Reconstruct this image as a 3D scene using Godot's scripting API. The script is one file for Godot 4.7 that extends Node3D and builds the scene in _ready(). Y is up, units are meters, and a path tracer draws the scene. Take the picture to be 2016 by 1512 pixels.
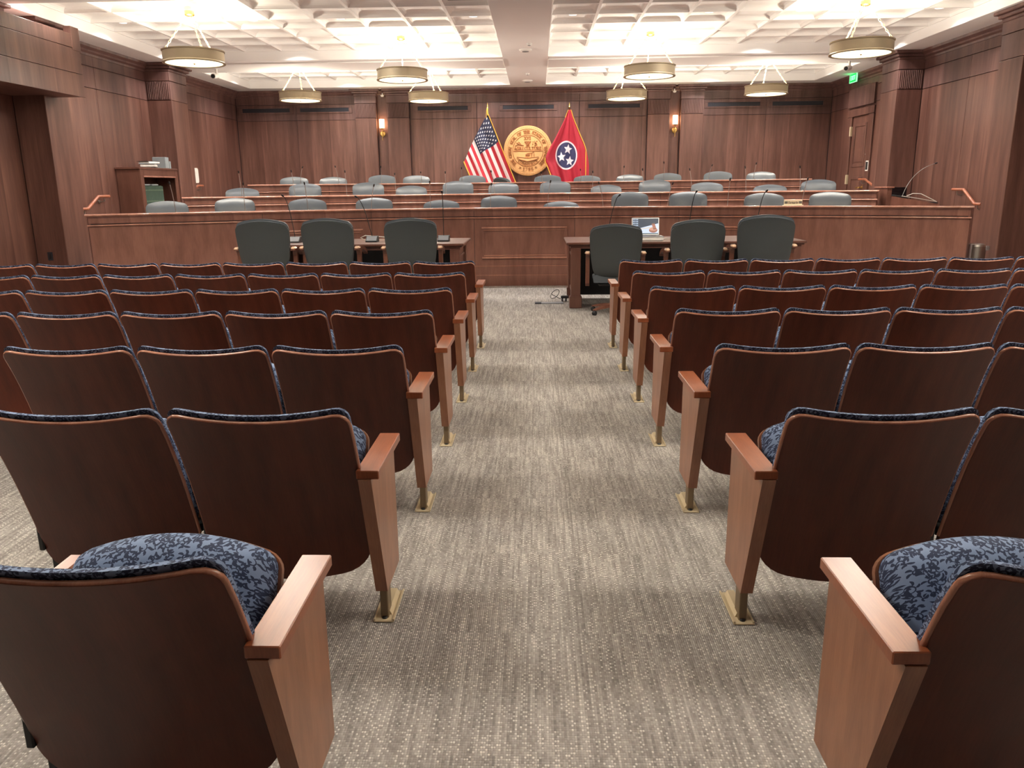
extends Node3D
# A hearing room: two blocks of tip-up seats either side of a carpeted aisle, witness tables, a curved three-tier dais, panelled walls, a coffered ceiling.
# World: x right, y up, z = -(distance from the camera). Units are metres.

const EYE := 1.5
const FOCAL := 1550.8        # pixels, for a 2016 x 1512 frame
const PITCH := 0.2447
const YAW := 0.0340
const ROLL := -0.0107
const LEFT_WALL := -7.25     # face of the wall panels
const RIGHT_WALL := 6.92
const BACK := 19.8
const REAR := -4.0
const SOFFIT := 3.79
const CEIL := 3.95
const MIDX := -0.25          # axis of the dais arcs
const LAMP_DOWN := 3.4
const LAMP_UP := 2.0
const SPOT := 3.0

var M := {}
var used := {}
var cam_basis: Basis
var rng := RandomNumberGenerator.new()

# ------------------------------------------------------------------ mesh building
class MB:
	var v := PackedVector3Array()
	var n := PackedVector3Array()
	var t := PackedVector2Array()
	func tri(a: Vector3, b: Vector3, c: Vector3, na: Vector3, nb: Vector3, nc: Vector3, ta := Vector2.ZERO, tb := Vector2.ZERO, tc := Vector2.ZERO) -> void:
		var g := (c - a).cross(b - a)
		if g.length_squared() < 1e-16:
			return
		if g.dot(na + nb + nc) < 0.0:
			v.append_array([a, c, b]); n.append_array([na, nc, nb]); t.append_array([ta, tc, tb])
		else:
			v.append_array([a, b, c]); n.append_array([na, nb, nc]); t.append_array([ta, tb, tc])
	func flat(a: Vector3, b: Vector3, c: Vector3, out: Vector3) -> void:
		var g := (c - a).cross(b - a).normalized()
		if g.dot(out) < 0.0:
			g = -g
		tri(a, b, c, g, g, g)
	func quad(a: Vector3, b: Vector3, c: Vector3, d: Vector3, out: Vector3) -> void:
		flat(a, b, c, out); flat(a, c, d, out)
	func box(c: Vector3, s: Vector3, bevel := 0.0, turn := Basis.IDENTITY) -> void:
		var h := s * 0.5
		var b := minf(bevel, minf(h.x, minf(h.y, h.z)) * 0.9)
		var face := func(axis: int, sign: float) -> void:
			var u := (axis + 1) % 3
			var w := (axis + 2) % 3
			var pts := []
			for k in [[-1, -1], [1, -1], [1, 1], [-1, 1]]:
				var p := Vector3.ZERO
				p[axis] = sign * h[axis]; p[u] = k[0] * (h[u] - b); p[w] = k[1] * (h[w] - b)
				pts.append(c + turn * p)
			var o := Vector3.ZERO
			o[axis] = sign
			quad(pts[0], pts[1], pts[2], pts[3], turn * o)
		for axis in 3:
			face.call(axis, 1.0); face.call(axis, -1.0)
		if b <= 0.0:
			return
		for axis in 3:      # edges along axis
			var u := (axis + 1) % 3
			var w := (axis + 2) % 3
			for su in [-1.0, 1.0]:
				for sw in [-1.0, 1.0]:
					var e := []
					for k in [-1.0, 1.0]:
						var p := Vector3.ZERO
						var q := Vector3.ZERO
						p[axis] = k * (h[axis] - b); q[axis] = p[axis]
						p[u] = su * h[u]; p[w] = sw * (h[w] - b)
						q[u] = su * (h[u] - b); q[w] = sw * h[w]
						e.append(c + turn * p); e.append(c + turn * q)
					var o := Vector3.ZERO
					o[u] = su; o[w] = sw
					quad(e[0], e[1], e[3], e[2], turn * o)
		for sx in [-1.0, 1.0]:
			for sy in [-1.0, 1.0]:
				for sz in [-1.0, 1.0]:
					var s3 := Vector3(sx, sy, sz)
					flat(c + turn * (s3 * Vector3(h.x, h.y - b, h.z - b)), c + turn * (s3 * Vector3(h.x - b, h.y, h.z - b)), c + turn * (s3 * Vector3(h.x - b, h.y - b, h.z)), turn * s3)
	# tube along points; radius may be a number or an array
	func tube(p: PackedVector3Array, r, segs := 8, caps := true) -> void:
		var rings := []
		var side := Vector3.ZERO
		for i in p.size():
			var d := (p[mini(i + 1, p.size() - 1)] - p[maxi(i - 1, 0)]).normalized()
			if side == Vector3.ZERO:
				side = d.cross(Vector3.UP if absf(d.y) < 0.9 else Vector3.RIGHT).normalized()
			side = (side - d * side.dot(d)).normalized()
			var up := d.cross(side)
			var rad: float = r[i] if r is Array or r is PackedFloat32Array else r
			var ring := []
			for k in segs:
				var a := TAU * k / segs
				var o := side * cos(a) + up * sin(a)
				ring.append([p[i] + o * rad, o])
			rings.append(ring)
		for i in rings.size() - 1:
			for k in segs:
				var a: Array = rings[i][k]
				var b: Array = rings[i][(k + 1) % segs]
				var c: Array = rings[i + 1][(k + 1) % segs]
				var d: Array = rings[i + 1][k]
				tri(a[0], b[0], c[0], a[1], b[1], c[1]); tri(a[0], c[0], d[0], a[1], c[1], d[1])
		if caps:
			for e in [0, rings.size() - 1]:
				var o: Vector3 = (p[0] - p[1]).normalized() if e == 0 else (p[e] - p[e - 1]).normalized()
				for k in segs:
					tri(p[e], rings[e][k][0], rings[e][(k + 1) % segs][0], o, o, o)
	# profile of (radius, height) turned round y
	func lathe(prof: PackedVector2Array, segs: int, xf := Transform3D.IDENTITY) -> void:
		for i in prof.size() - 1:
			var a := prof[i]
			var b := prof[i + 1]
			var e := (b - a).normalized()
			var nn := Vector2(e.y, -e.x)
			for k in segs:
				var t0 := TAU * k / segs
				var t1 := TAU * (k + 1) / segs
				var p := func(q: Vector2, th: float) -> Vector3: return xf * Vector3(q.x * cos(th), q.y, q.x * sin(th))
				var nv := func(th: float) -> Vector3: return (xf.basis * Vector3(nn.x * cos(th), nn.y, nn.x * sin(th))).normalized()
				var n0: Vector3 = nv.call(t0)
				var n1: Vector3 = nv.call(t1)
				tri(p.call(a, t0), p.call(a, t1), p.call(b, t1), n0, n1, n1)
				tri(p.call(a, t0), p.call(b, t1), p.call(b, t0), n0, n1, n0)
	# polygon (in the plane of ex, ey at o) pushed along ez by depth, both signs closed
	func prism(poly: PackedVector2Array, o: Vector3, ex: Vector3, ey: Vector3, ez: Vector3) -> void:
		var ix := Geometry2D.triangulate_polygon(poly)
		var mid := Vector2.ZERO
		for q in poly:
			mid += q / poly.size()
		for i in range(0, ix.size(), 3):
			var q := []
			for k in 3:
				var p := poly[ix[i + k]]
				q.append(o + ex * p.x + ey * p.y)
			flat(q[0], q[1], q[2], -ez)
			flat(q[0] + ez, q[1] + ez, q[2] + ez, ez)
		var cw := Geometry2D.is_polygon_clockwise(poly)
		for i in poly.size():
			var a := poly[i]
			var b := poly[(i + 1) % poly.size()]
			var e := b - a
			var nn := Vector2(e.y, -e.x) * (-1.0 if cw else 1.0)
			var pa := o + ex * a.x + ey * a.y
			var pb := o + ex * b.x + ey * b.y
			quad(pa, pb, pb + ez, pa + ez, ex * nn.x + ey * nn.y)
	# two facing surfaces over a grid and the rim between them; uv in metres given by uvf
	func solid(us: PackedFloat32Array, ws: PackedFloat32Array, front: Callable, back: Callable, uvs := Vector2.ONE, bothrim := true) -> void:
		var nu := us.size()
		var nw := ws.size()
		var f := []
		var b := []
		for i in nu:
			var rf := PackedVector3Array()
			var rb := PackedVector3Array()
			for j in nw:
				rf.append(front.call(us[i], ws[j])); rb.append(back.call(us[i], ws[j]))
			f.append(rf); b.append(rb)
		for which in 2:
			var g: Array = f if which == 0 else b
			var h: Array = b if which == 0 else f
			var nor := []
			for i in nu:
				var row := PackedVector3Array()
				for j in nw:
					var du: Vector3 = g[mini(i + 1, nu - 1)][j] - g[maxi(i - 1, 0)][j]
					var dw: Vector3 = g[i][mini(j + 1, nw - 1)] - g[i][maxi(j - 1, 0)]
					var q := du.cross(dw).normalized()
					if q.dot(g[i][j] - h[i][j]) < 0.0:
						q = -q
					row.append(q)
				nor.append(row)
			for i in nu - 1:
				for j in nw - 1:
					var ta := Vector2(us[i], ws[j]) * uvs
					var tb := Vector2(us[i + 1], ws[j]) * uvs
					var tc := Vector2(us[i + 1], ws[j + 1]) * uvs
					var td := Vector2(us[i], ws[j + 1]) * uvs
					tri(g[i][j], g[i + 1][j], g[i + 1][j + 1], nor[i][j], nor[i + 1][j], nor[i + 1][j + 1], ta, tb, tc)
					tri(g[i][j], g[i + 1][j + 1], g[i][j + 1], nor[i][j], nor[i + 1][j + 1], nor[i][j + 1], ta, tc, td)
		if not bothrim:
			return
		var loop := []
		for i in nu - 1:
			loop.append([i, 0])
		for j in nw - 1:
			loop.append([nu - 1, j])
		for i in range(nu - 1, 0, -1):
			loop.append([i, nw - 1])
		for j in range(nw - 1, 0, -1):
			loop.append([0, j])
		var ctr := Vector3.ZERO
		for k in loop:
			ctr += f[k[0]][k[1]] / loop.size()
		for k in loop.size():
			var a: Array = loop[k]
			var c: Array = loop[(k + 1) % loop.size()]
			var out: Vector3 = (f[a[0]][a[1]] + f[c[0]][c[1]]) * 0.5 - ctr
			var fa: Vector3 = f[a[0]][a[1]]
			var fc: Vector3 = f[c[0]][c[1]]
			var bc: Vector3 = b[c[0]][c[1]]
			var ba: Vector3 = b[a[0]][a[1]]
			var ta := Vector2(us[a[0]], ws[a[1]]) * uvs
			var tc := Vector2(us[c[0]], ws[c[1]]) * uvs
			var g := (fc - fa).cross(ba - fa).normalized()
			if g.dot(out) < 0.0:
				g = -g
			var ro := Vector2(0, 0.02) if a[1] == c[1] else Vector2(0.02, 0)
			tri(fa, fc, bc, g, g, g, ta, tc, tc + ro); tri(fa, bc, ba, g, g, g, ta, tc + ro, ta + ro)
	func add_mesh(m: Mesh, xf: Transform3D) -> void:
		for s in m.get_surface_count():
			var a := m.surface_get_arrays(s)
			var mv: PackedVector3Array = a[Mesh.ARRAY_VERTEX]
			var mn: PackedVector3Array = a[Mesh.ARRAY_NORMAL]
			var ix: PackedInt32Array = a[Mesh.ARRAY_INDEX] if a[Mesh.ARRAY_INDEX] != null else PackedInt32Array(range(mv.size()))
			for i in range(0, ix.size() - 2, 3):
				var q := [ix[i], ix[i + 1], ix[i + 2]]
				tri(xf * mv[q[0]], xf * mv[q[1]], xf * mv[q[2]], (xf.basis * mn[q[0]]).normalized(), (xf.basis * mn[q[1]]).normalized(), (xf.basis * mn[q[2]]).normalized())
	func mesh() -> ArrayMesh:
		var a := []
		a.resize(Mesh.ARRAY_MAX)
		a[Mesh.ARRAY_VERTEX] = v; a[Mesh.ARRAY_NORMAL] = n; a[Mesh.ARRAY_TEX_UV] = t
		var m := ArrayMesh.new()
		m.add_surface_from_arrays(Mesh.PRIMITIVE_TRIANGLES, a)
		return m

# ------------------------------------------------------------------ nodes
func numbered(called: String) -> String:
	var k: int = used.get(called, 0)
	used[called] = k + 1
	return called if k == 0 else "%s_%03d" % [called, k]

func obj(called: String, mesh, mat: Material, parent: Node = self) -> MeshInstance3D:
	var o := MeshInstance3D.new()
	o.name = numbered(called) if parent == self else called
	o.mesh = mesh.mesh() if mesh is MB else mesh
	o.material_override = mat
	o.cast_shadow = GeometryInstance3D.SHADOW_CASTING_SETTING_ON
	parent.add_child(o, true)
	return o

func tag(o: Node, label: String, category: String, group := "") -> Node:
	o.set_meta("label", label); o.set_meta("category", category)
	if group:
		o.set_meta("group", group)
	return o

func thing(called: String, label: String, category: String, at := Vector3.ZERO, turn := 0.0, group := "") -> Node3D:
	var o := Node3D.new()
	o.name = numbered(called)
	add_child(o, true)
	o.position = at; o.rotation.y = turn
	tag(o, label, category, group)
	return o

func dup(src: Node3D, at: Vector3, turn: float, label: String) -> Node3D:
	var o: Node3D = src.duplicate()
	o.name = numbered(String(src.name).rstrip("0123456789").trim_suffix("_"))
	add_child(o, true)
	o.position = at; o.rotation.y = turn
	o.set_meta("label", label)
	return o

func struct(o: Node) -> Node:
	o.set_meta("kind", "structure")
	return o

func boxm(c: Vector3, s: Vector3, bevel := 0.0) -> MB:
	var b := MB.new()
	b.box(c, s, bevel)
	return b

# box from x0..x1, height y0..y1, distance d0..d1
func span(x0: float, x1: float, y0: float, y1: float, d0: float, d1: float, bevel := 0.0) -> MB:
	return boxm(Vector3((x0 + x1) / 2, (y0 + y1) / 2, -(d0 + d1) / 2), Vector3(absf(x1 - x0), absf(y1 - y0), absf(d1 - d0)), bevel)

func lin(a: float, b: float, n: int) -> PackedFloat32Array:
	var o := PackedFloat32Array()
	for i in n + 1:
		o.append(lerpf(a, b, float(i) / n))
	return o

func ends(n: int) -> PackedFloat32Array:      # -1..1, closer together towards both ends
	var o := PackedFloat32Array()
	for i in n + 1:
		o.append(sin(PI / 2 * (2.0 * i / n - 1.0)))
	return o

func table(x: float, pts: Array) -> float:    # smooth interpolation through (x, y) points
	if x <= pts[0].x:
		return pts[0].y
	for i in pts.size() - 1:
		if x <= pts[i + 1].x:
			var p0: Vector2 = pts[maxi(i - 1, 0)]
			var p3: Vector2 = pts[mini(i + 2, pts.size() - 1)]
			return cubic_interpolate(pts[i].y, pts[i + 1].y, p0.y, p3.y, (x - pts[i].x) / (pts[i + 1].x - pts[i].x))
	return pts[pts.size() - 1].y

func project(p: Vector3) -> Vector2:
	var c := cam_basis.inverse() * (p - Vector3(0, EYE, 0))
	return Vector2(1008 + FOCAL * c.x / -c.z, 756 - FOCAL * c.y / -c.z) if c.z < -0.05 else Vector2(-9999, -9999)

func spot(called: String, parent: Node, at: Vector3, energy: float, color: Color, angle: float, size := 0.05) -> void:
	var l := SpotLight3D.new()
	l.name = called
	parent.add_child(l, true)
	l.position = at; l.rotation_degrees.x = -90
	l.light_energy = energy; l.light_color = color; l.spot_angle = angle; l.spot_angle_attenuation = 0.8
	l.spot_range = 30; l.spot_attenuation = 2; l.light_size = size; l.shadow_enabled = true

func area(called: String, parent: Node, at: Vector3, energy: float, color: Color, size: float, up := false) -> void:
	var l := AreaLight3D.new()
	l.name = called
	parent.add_child(l, true)
	l.position = at; l.rotation_degrees.x = 90 if up else -90
	l.area_size = Vector2(size, size); l.light_energy = energy; l.light_color = color
	l.area_range = 30; l.area_attenuation = 2; l.shadow_enabled = true

# ------------------------------------------------------------------ materials
func mat(called: String, c: Color, rough := 0.5, metal := 0.0) -> StandardMaterial3D:
	var m := StandardMaterial3D.new()
	m.resource_name = called
	m.albedo_color = c; m.roughness = rough; m.metallic = metal
	M[called] = m
	return m

func c8(r: int, g: int, b: int) -> Color:
	return Color8(r, g, b)

func noise(seed_: int, freq: float, oct := 3) -> FastNoiseLite:
	var f := FastNoiseLite.new()
	f.seed = seed_; f.frequency = freq; f.fractal_octaves = oct
	f.noise_type = FastNoiseLite.TYPE_SIMPLEX_SMOOTH
	return f

func image_of(w: int, h: int, data: PackedByteArray) -> ImageTexture:
	return ImageTexture.create_from_image(Image.create_from_data(w, h, false, Image.FORMAT_RGB8, data))

# veneer: strips of differing tone, fine grain running up; wraps both ways
func veneer(w: int, h: int, strips: int, contrast: float, seed_: int, lo: Color, hi: Color) -> ImageTexture:
	var r := RandomNumberGenerator.new()
	r.seed = seed_
	var edge := [0.0]
	while edge[-1] < w:
		edge.append(edge[-1] + w / float(strips) * r.randf_range(0.55, 1.45))
	var tone := PackedFloat32Array()
	var shift := PackedFloat32Array()
	var x_of := PackedInt32Array()
	for e in edge.size():
		tone.append(r.randf_range(-1, 1)); shift.append(r.randf_range(0, 900))
	var k := 0
	for x in w:
		while k + 1 < edge.size() - 1 and x >= edge[k + 1]:
			k += 1
		x_of.append(k)
	var fine := noise(seed_ + 1, 0.19, 3)
	var wide := noise(seed_ + 2, 0.016, 2)
	var d := PackedByteArray()
	d.resize(w * h * 3)
	for y in h:
		var a := TAU * y / h
		var cy := cos(a)
		var sy := sin(a)
		for x in w:
			var s := x_of[x]
			var sx := x + shift[s]
			var g := fine.get_noise_3d(sx, cy * 9.0, sy * 9.0) * 0.20 + wide.get_noise_3d(sx, cy * 22.0, sy * 22.0) * 0.34 + tone[s] * contrast
			var c := lo.lerp(hi, clampf(0.5 + g, 0.0, 1.0))
			var at := (y * w + x) * 3
			d[at] = c.r8; d[at + 1] = c.g8; d[at + 2] = c.b8
	return image_of(w, h, d)

# loop-pile carpet: cells of yarn, streaks along the aisle, scattered pale tufts
func carpet() -> Array:
	var n := 1024
	var cw := 6
	var ch := 8
	var cols := n / cw + 1
	var rows := n / ch + 1
	var r := RandomNumberGenerator.new()
	r.seed = 77
	var streak := noise(5, 0.35, 2)
	var long := noise(6, 0.05, 2)
	var cell := PackedFloat32Array()
	var dot := PackedFloat32Array()
	for j in rows:
		for i in cols:
			var tile := (0 if i < cols / 2 else 1) + 2 * (0 if j < rows / 2 else 1)
			var s := streak.get_noise_2d(i + tile * 311, (j + tile * 97) * 0.045) * 0.6 + long.get_noise_2d(i * 1.3 + tile * 53, j * 0.35) * 0.32
			cell.append(clampf(0.42 + s * 0.40 + r.randf_range(-0.13, 0.13), 0.0, 1.0))
			var run := streak.get_noise_2d(i * 1.7 + 900 + tile * 71, j * 0.09)
			var p := 0.85 if run > 0.16 else (0.35 if run > 0.0 else 0.07)
			dot.append(r.randf_range(0.25, 0.75) if r.randf() < p and (j + i / 2) % 2 == 0 else 0.0)
	var lo := c8(106, 101, 98)
	var hi := c8(214, 208, 201)
	var d := PackedByteArray()
	var hm := PackedByteArray()
	d.resize(n * n * 3); hm.resize(n * n * 3)
	for y in n:
		var j := y / ch
		var fy := (y % ch + 0.5) / ch * 2 - 1
		for x in n:
			var i := x / cw
			var fx := (x % cw + 0.5) / cw * 2 - 1
			var dome := clampf(1.0 - 0.55 * (fx * fx + fy * fy), 0.0, 1.0)
			var tuft := dot[j * cols + i] * clampf(1.25 - fx * fx * 1.1 - fy * fy * 1.1, 0.0, 1.0)
			var val := cell[j * cols + i] * (0.80 + 0.20 * dome) + tuft
			var c := lo.lerp(hi, clampf(val, 0.0, 1.0))
			var at := (y * n + x) * 3
			d[at] = c.r8; d[at + 1] = c.g8; d[at + 2] = c.b8
			var hh := int(255 * clampf(dome * (0.45 + 0.55 * val), 0, 1))
			hm[at] = hh; hm[at + 1] = hh; hm[at + 2] = hh
	return [image_of(n, n, d), image_of(n, n, hm)]

# woven scroll pattern: comma leaves along spirals, dark on slate blue
func damask() -> ImageTexture:
	var n := 768
	var ink := PackedByteArray()
	ink.resize(n * n)
	var r := RandomNumberGenerator.new()
	r.seed = 31
	var blob := func(cx: float, cy: float, rad: float, val: int) -> void:
		var k := int(ceil(rad))
		for dy in range(-k, k + 1):
			for dx in range(-k, k + 1):
				if dx * dx + dy * dy <= rad * rad:
					ink[posmod(int(cy) + dy, n) * n + posmod(int(cx) + dx, n)] = val
	var comma := func(x: float, y: float, ang: float, len: float, fat: float, bend: float) -> void:
		var steps := int(len / 2.2) + 2
		for i in steps:
			var q := float(i) / steps
			var a := ang + bend * q
			x += cos(a) * len / steps; y += sin(a) * len / steps
			blob.call(x, y, maxf(1.1, fat * sin(PI * (0.12 + 0.88 * (1.0 - q)))), 255)
	var gap := 96
	for gy in n / gap:
		for gx in n / gap:
			var x := gx * gap + r.randf_range(18, gap - 18)
			var y := gy * gap + r.randf_range(18, gap - 18)
			var a := r.randf_range(0, TAU)
			var turn := 1.0 if r.randf() < 0.5 else -1.0
			var rad := r.randf_range(30, 42)
			for i in 70:        # the spiral stem
				var q := i / 70.0
				var th := a + turn * q * 5.0
				var rr := rad * (1.0 - 0.86 * q)
				var px := x + cos(th) * rr
				var py := y + sin(th) * rr
				blob.call(px, py, 3.2 + 4.0 * q, 255)
				if i % 13 == 3 and i < 50:
					comma.call(px, py, th - turn * 0.3, r.randf_range(34, 54), r.randf_range(7.5, 10.0), turn * 1.7)
			blob.call(x, y, 6.5, 255)
			for k in 4:
				comma.call(x + r.randf_range(-46, 46), y + r.randf_range(-46, 46), r.randf_range(0, TAU), r.randf_range(34, 60), r.randf_range(6.5, 9.5), r.randf_range(-2.4, 2.4))
	var weave := noise(8, 0.4, 2)
	var lo := c8(29, 41, 69)
	var hi := c8(112, 130, 162)
	var d := PackedByteArray()
	d.resize(n * n * 3)
	for y in n:
		for x in n:
			var c := (lo if ink[y * n + x] > 0 else hi)
			var k := 1.0 + 0.14 * weave.get_noise_2d(x, y) + (0.06 if (x + y) % 3 == 0 else -0.03)
			var at := (y * n + x) * 3
			d[at] = mini(255, int(c.r8 * k)); d[at + 1] = mini(255, int(c.g8 * k)); d[at + 2] = mini(255, int(c.b8 * k))
	return image_of(n, n, d)

func star_in(p: Vector2, c: Vector2, rad: float, up: float) -> bool:
	var d := (p - c) / rad
	if d.length() > 1.0:
		return false
	var a := fposmod(atan2(d.x, -d.y) - up + PI / 5, TAU / 5) - PI / 5
	return d.length() * (cos(a) + absf(sin(a)) * 2.35) < 0.93

func stripes_cloth() -> ImageTexture:       # u along the fly, v from the canton side
	var w := 520
	var h := 390
	var d := PackedByteArray()
	d.resize(w * h * 3)
	for y in h:
		for x in w:
			var c := c8(176, 32, 50) if int(y * 13.0 / h) % 2 == 0 else c8(226, 212, 214)
			if x < w * 0.4 and y < h * 7.0 / 13:
				c = c8(38, 43, 72)
				var cw := w * 0.4 / 12.0
				var chh := h * 7.0 / 13 / 10.0
				for k in 2:
					var i := roundf((x / cw - 1 - k) / 2.0) * 2 + 1 + k
					var j := roundf((y / chh - 1 - k) / 2.0) * 2 + 1 + k
					if i > 0.5 and i < 11.6 and j > 0.5 and j < 9.6 and star_in(Vector2(x / cw, y / chh * 0.9), Vector2(i, j * 0.9), 0.5, -1.2):
						c = c8(238, 236, 240)
			var at := (y * w + x) * 3
			d[at] = c.r8; d[at + 1] = c.g8; d[at + 2] = c.b8
	return image_of(w, h, d)

func state_cloth() -> ImageTexture:         # flat layout of the red flag as it hangs: x 0..1 across, y 0..1 down
	var w := 400
	var h := 560
	var d := PackedByteArray()
	d.resize(w * h * 3)
	var ctr := Vector2(1545, 850)
	var stars := [Vector2(1566, 772), Vector2(1480, 872), Vector2(1590, 925)]
	for y in h:
		for x in w:
			var p := Vector2(1240.0 + 620.0 * x / w, 260.0 + 980.0 * y / h)
			var e := Vector2((p.x - ctr.x) / 146.0, (p.y - ctr.y) / 188.0).length()
			var c := c8(168, 24, 50)
			if e < 1.0:
				c = c8(232, 214, 224)
			if e < 0.89:
				c = c8(48, 50, 92)
			for k in 3:
				if star_in(Vector2(p.x, p.y * 0.85), Vector2(stars[k].x, stars[k].y * 0.85), 62, [0.15, -0.1, 0.12][k]):
					c = c8(232, 226, 236)
			var at := (y * w + x) * 3
			d[at] = c.r8; d[at + 1] = c.g8; d[at + 2] = c.b8
	return image_of(w, h, d)

func laptop_picture() -> ImageTexture:      # a gavel on its block over a pale sheet, dark upper half, rows of icons
	var w := 320
	var h := 200
	var d := PackedByteArray()
	d.resize(w * h * 3)
	for y in h:
		for x in w:
			var p := Vector2(x / float(w), y / float(h))
			var c := c8(58, 68, 82)
			if p.y > 0.62 - 0.42 * (p.x - 0.25):
				c = c8(206, 218, 242)
			var handle := absf(p.y - (0.66 - 0.2 * (p.x - 0.3)))
			if p.x > 0.2 and p.x < 0.8 and handle < 0.035:
				c = c8(214, 204, 190)
			if Vector2((p.x - 0.8) / 0.165, (p.y - 0.74) / 0.17).length() < 1.0:
				c = c8(158, 104, 88)
			if Vector2((p.x - 0.8) / 0.15, (p.y - 0.68) / 0.1).length() < 1.0:
				c = c8(206, 150, 128)
			var q := (p - Vector2(0.83, 0.5)).rotated(0.18)
			if absf(q.x) < 0.062 and absf(q.y) < 0.2:
				c = c8(172, 112, 92) if absf(q.y) < 0.13 else c8(132, 92, 74)
			if p.y > 0.93:
				c = c8(92, 112, 122)
			if p.x < 0.22 and p.y < 0.5:
				var g := Vector2(fposmod(p.x * 18.0, 1.0), fposmod(p.y * 8.0, 1.0))
				if absf(g.x - 0.5) < 0.3 and absf(g.y - 0.5) < 0.28 and p.x > 0.015 and p.y > 0.02:
					c = c8(196, 216, 238)
			var at := (y * w + x) * 3
			d[at] = c.r8; d[at + 1] = c.g8; d[at + 2] = c.b8
	return image_of(w, h, d)

func textured(m: StandardMaterial3D, t: Texture2D, scale: Vector3, world := false, tri := true) -> StandardMaterial3D:
	m.albedo_texture = t
	m.uv1_scale = scale
	if tri:
		m.uv1_triplanar = true; m.uv1_world_triplanar = world
		m.uv1_triplanar_sharpness = 8.0
	return m

func make_materials() -> void:
	var wall_wood := veneer(1024, 768, 11, 0.17, 11, c8(120, 74, 60), c8(206, 146, 122))
	var fine_wood := veneer(512, 512, 3, 0.10, 23, c8(150, 104, 84), c8(214, 164, 138))
	for a in [["wall_wood", c8(160, 162, 170), 0.42], ["hazy_frieze_wood", c8(158, 168, 186), 0.45]]:  # frieze tone is greyer and bluer: veiling haze put into the colour
		var m := mat(a[0], a[1], a[2])
		textured(m, wall_wood, Vector3(0.40, 0.30, 0.40), true)
	for a in [["bench_wood", c8(182, 168, 174), 0.34], ["desk_wood", c8(150, 138, 140), 0.34], ["edge_highlight_wood", c8(214, 200, 204), 0.2], ["table_wood", c8(138, 126, 129), 0.30], ["rail_wood", c8(223, 183, 165), 0.3]]:  # edge tone is paler than the bench: highlight put into the colour
		textured(mat(a[0], a[1], a[2]), fine_wood, Vector3(0.8, 0.6, 0.8), true)
	textured(mat("seat_wood", c8(122, 80, 66), 0.34), fine_wood, Vector3(1.6, 1.2, 1.6))
	M.seat_wood.metallic_specular = 0.38
	textured(mat("panel_wood", c8(194, 176, 158), 0.30), fine_wood, Vector3(2.0, 1.4, 2.0))
	textured(mat("arm_wood", c8(190, 146, 116), 0.28), fine_wood, Vector3(2.2, 2.2, 1.2))
	textured(mat("nosing_highlight_wood", c8(236, 222, 224), 0.14), fine_wood, Vector3(0.8, 0.6, 0.8), true)  # paler again: the glint on rounded desk edges is put into the colour
	M.nosing_highlight_wood.clearcoat_enabled = true; M.nosing_highlight_wood.clearcoat = 1.0; M.nosing_highlight_wood.clearcoat_roughness = 0.1
	textured(mat("band_highlight_wood", c8(220, 206, 204), 0.16), fine_wood, Vector3(2.2, 2.2, 2.2))  # pale colour carries the highlight along the seat back edge
	textured(mat("chair_wood", c8(156, 138, 136), 0.28), fine_wood, Vector3(2, 2, 2))
	var fab := mat("blue_fabric", c8(255, 255, 255), 0.85)
	textured(fab, damask(), Vector3(4.0, 4.0, 4.0), false, false)
	var cp := carpet()
	var car := mat("carpet", c8(255, 255, 255), 0.95)
	textured(car, cp[0], Vector3.ONE, false, false)
	car.heightmap_enabled = true; car.heightmap_texture = cp[1]; car.heightmap_scale = 0.35
	car.metallic_specular = 0.25
	var tc := mat("tier_carpet", c8(255, 255, 255), 0.95)
	textured(tc, cp[0], Vector3(0.82, 0.82, 0.82), true)
	tc.metallic_specular = 0.25
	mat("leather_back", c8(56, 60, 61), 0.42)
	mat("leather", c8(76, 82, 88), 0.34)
	for k in ["leather_back", "leather"]:
		var nt := NoiseTexture2D.new()
		nt.width = 256; nt.height = 256; nt.seamless = true; nt.as_normal_map = true; nt.bump_strength = 1.5
		nt.noise = noise(41, 0.06, 3)
		M[k].normal_enabled = true; M[k].normal_texture = nt; M[k].normal_scale = 0.25
		M[k].uv1_triplanar = true; M[k].uv1_scale = Vector3(6, 6, 6)
	mat("plaster", c8(240, 237, 233), 0.9)
	mat("plaster_beam", c8(240, 237, 234), 0.9)
	mat("black_metal", c8(22, 22, 24), 0.4)
	mat("black_plastic", c8(26, 27, 30), 0.45)
	mat("grey_plastic", c8(128, 132, 138), 0.4)
	mat("white_plastic", c8(236, 234, 228), 0.45)
	mat("silver", c8(206, 206, 208), 0.3, 0.85)
	mat("steel", c8(180, 176, 170), 0.28, 1.0)
	mat("brass", c8(214, 176, 104), 0.28, 1.0)
	mat("tip_glint", c8(226, 190, 160), 0.2)  # paler than the arm: reflected light put into the colour
	mat("chain_metal", c8(228, 212, 170), 0.35, 0.45)
	mat("gold", c8(228, 176, 74), 0.4, 0.35)
	mat("bronze", c8(176, 163, 138), 0.42, 0.35)
	mat("plate_metal", c8(208, 192, 160), 0.38, 0.2)
	mat("post_metal", c8(128, 110, 86), 0.4, 0.5)
	mat("vent_dark", c8(44, 44, 52), 0.7)
	mat("seal_wood", c8(238, 182, 122), 0.5)
	mat("seal_dark", c8(158, 98, 54), 0.55)
	mat("book_green", c8(52, 74, 62), 0.6)
	mat("paper", c8(232, 228, 222), 0.8)
	mat("grey_card", c8(142, 150, 154), 0.7)
	mat("cream", c8(240, 230, 200), 0.6)
	mat("ink", c8(40, 38, 36), 0.7)
	mat("tag_grey", c8(120, 120, 110), 0.7)
	mat("screen_dark", c8(14, 14, 18), 0.15)
	mat("cable_white", c8(206, 200, 190), 0.5)
	mat("mic_grey", c8(158, 152, 148), 0.35, 0.4)
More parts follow.
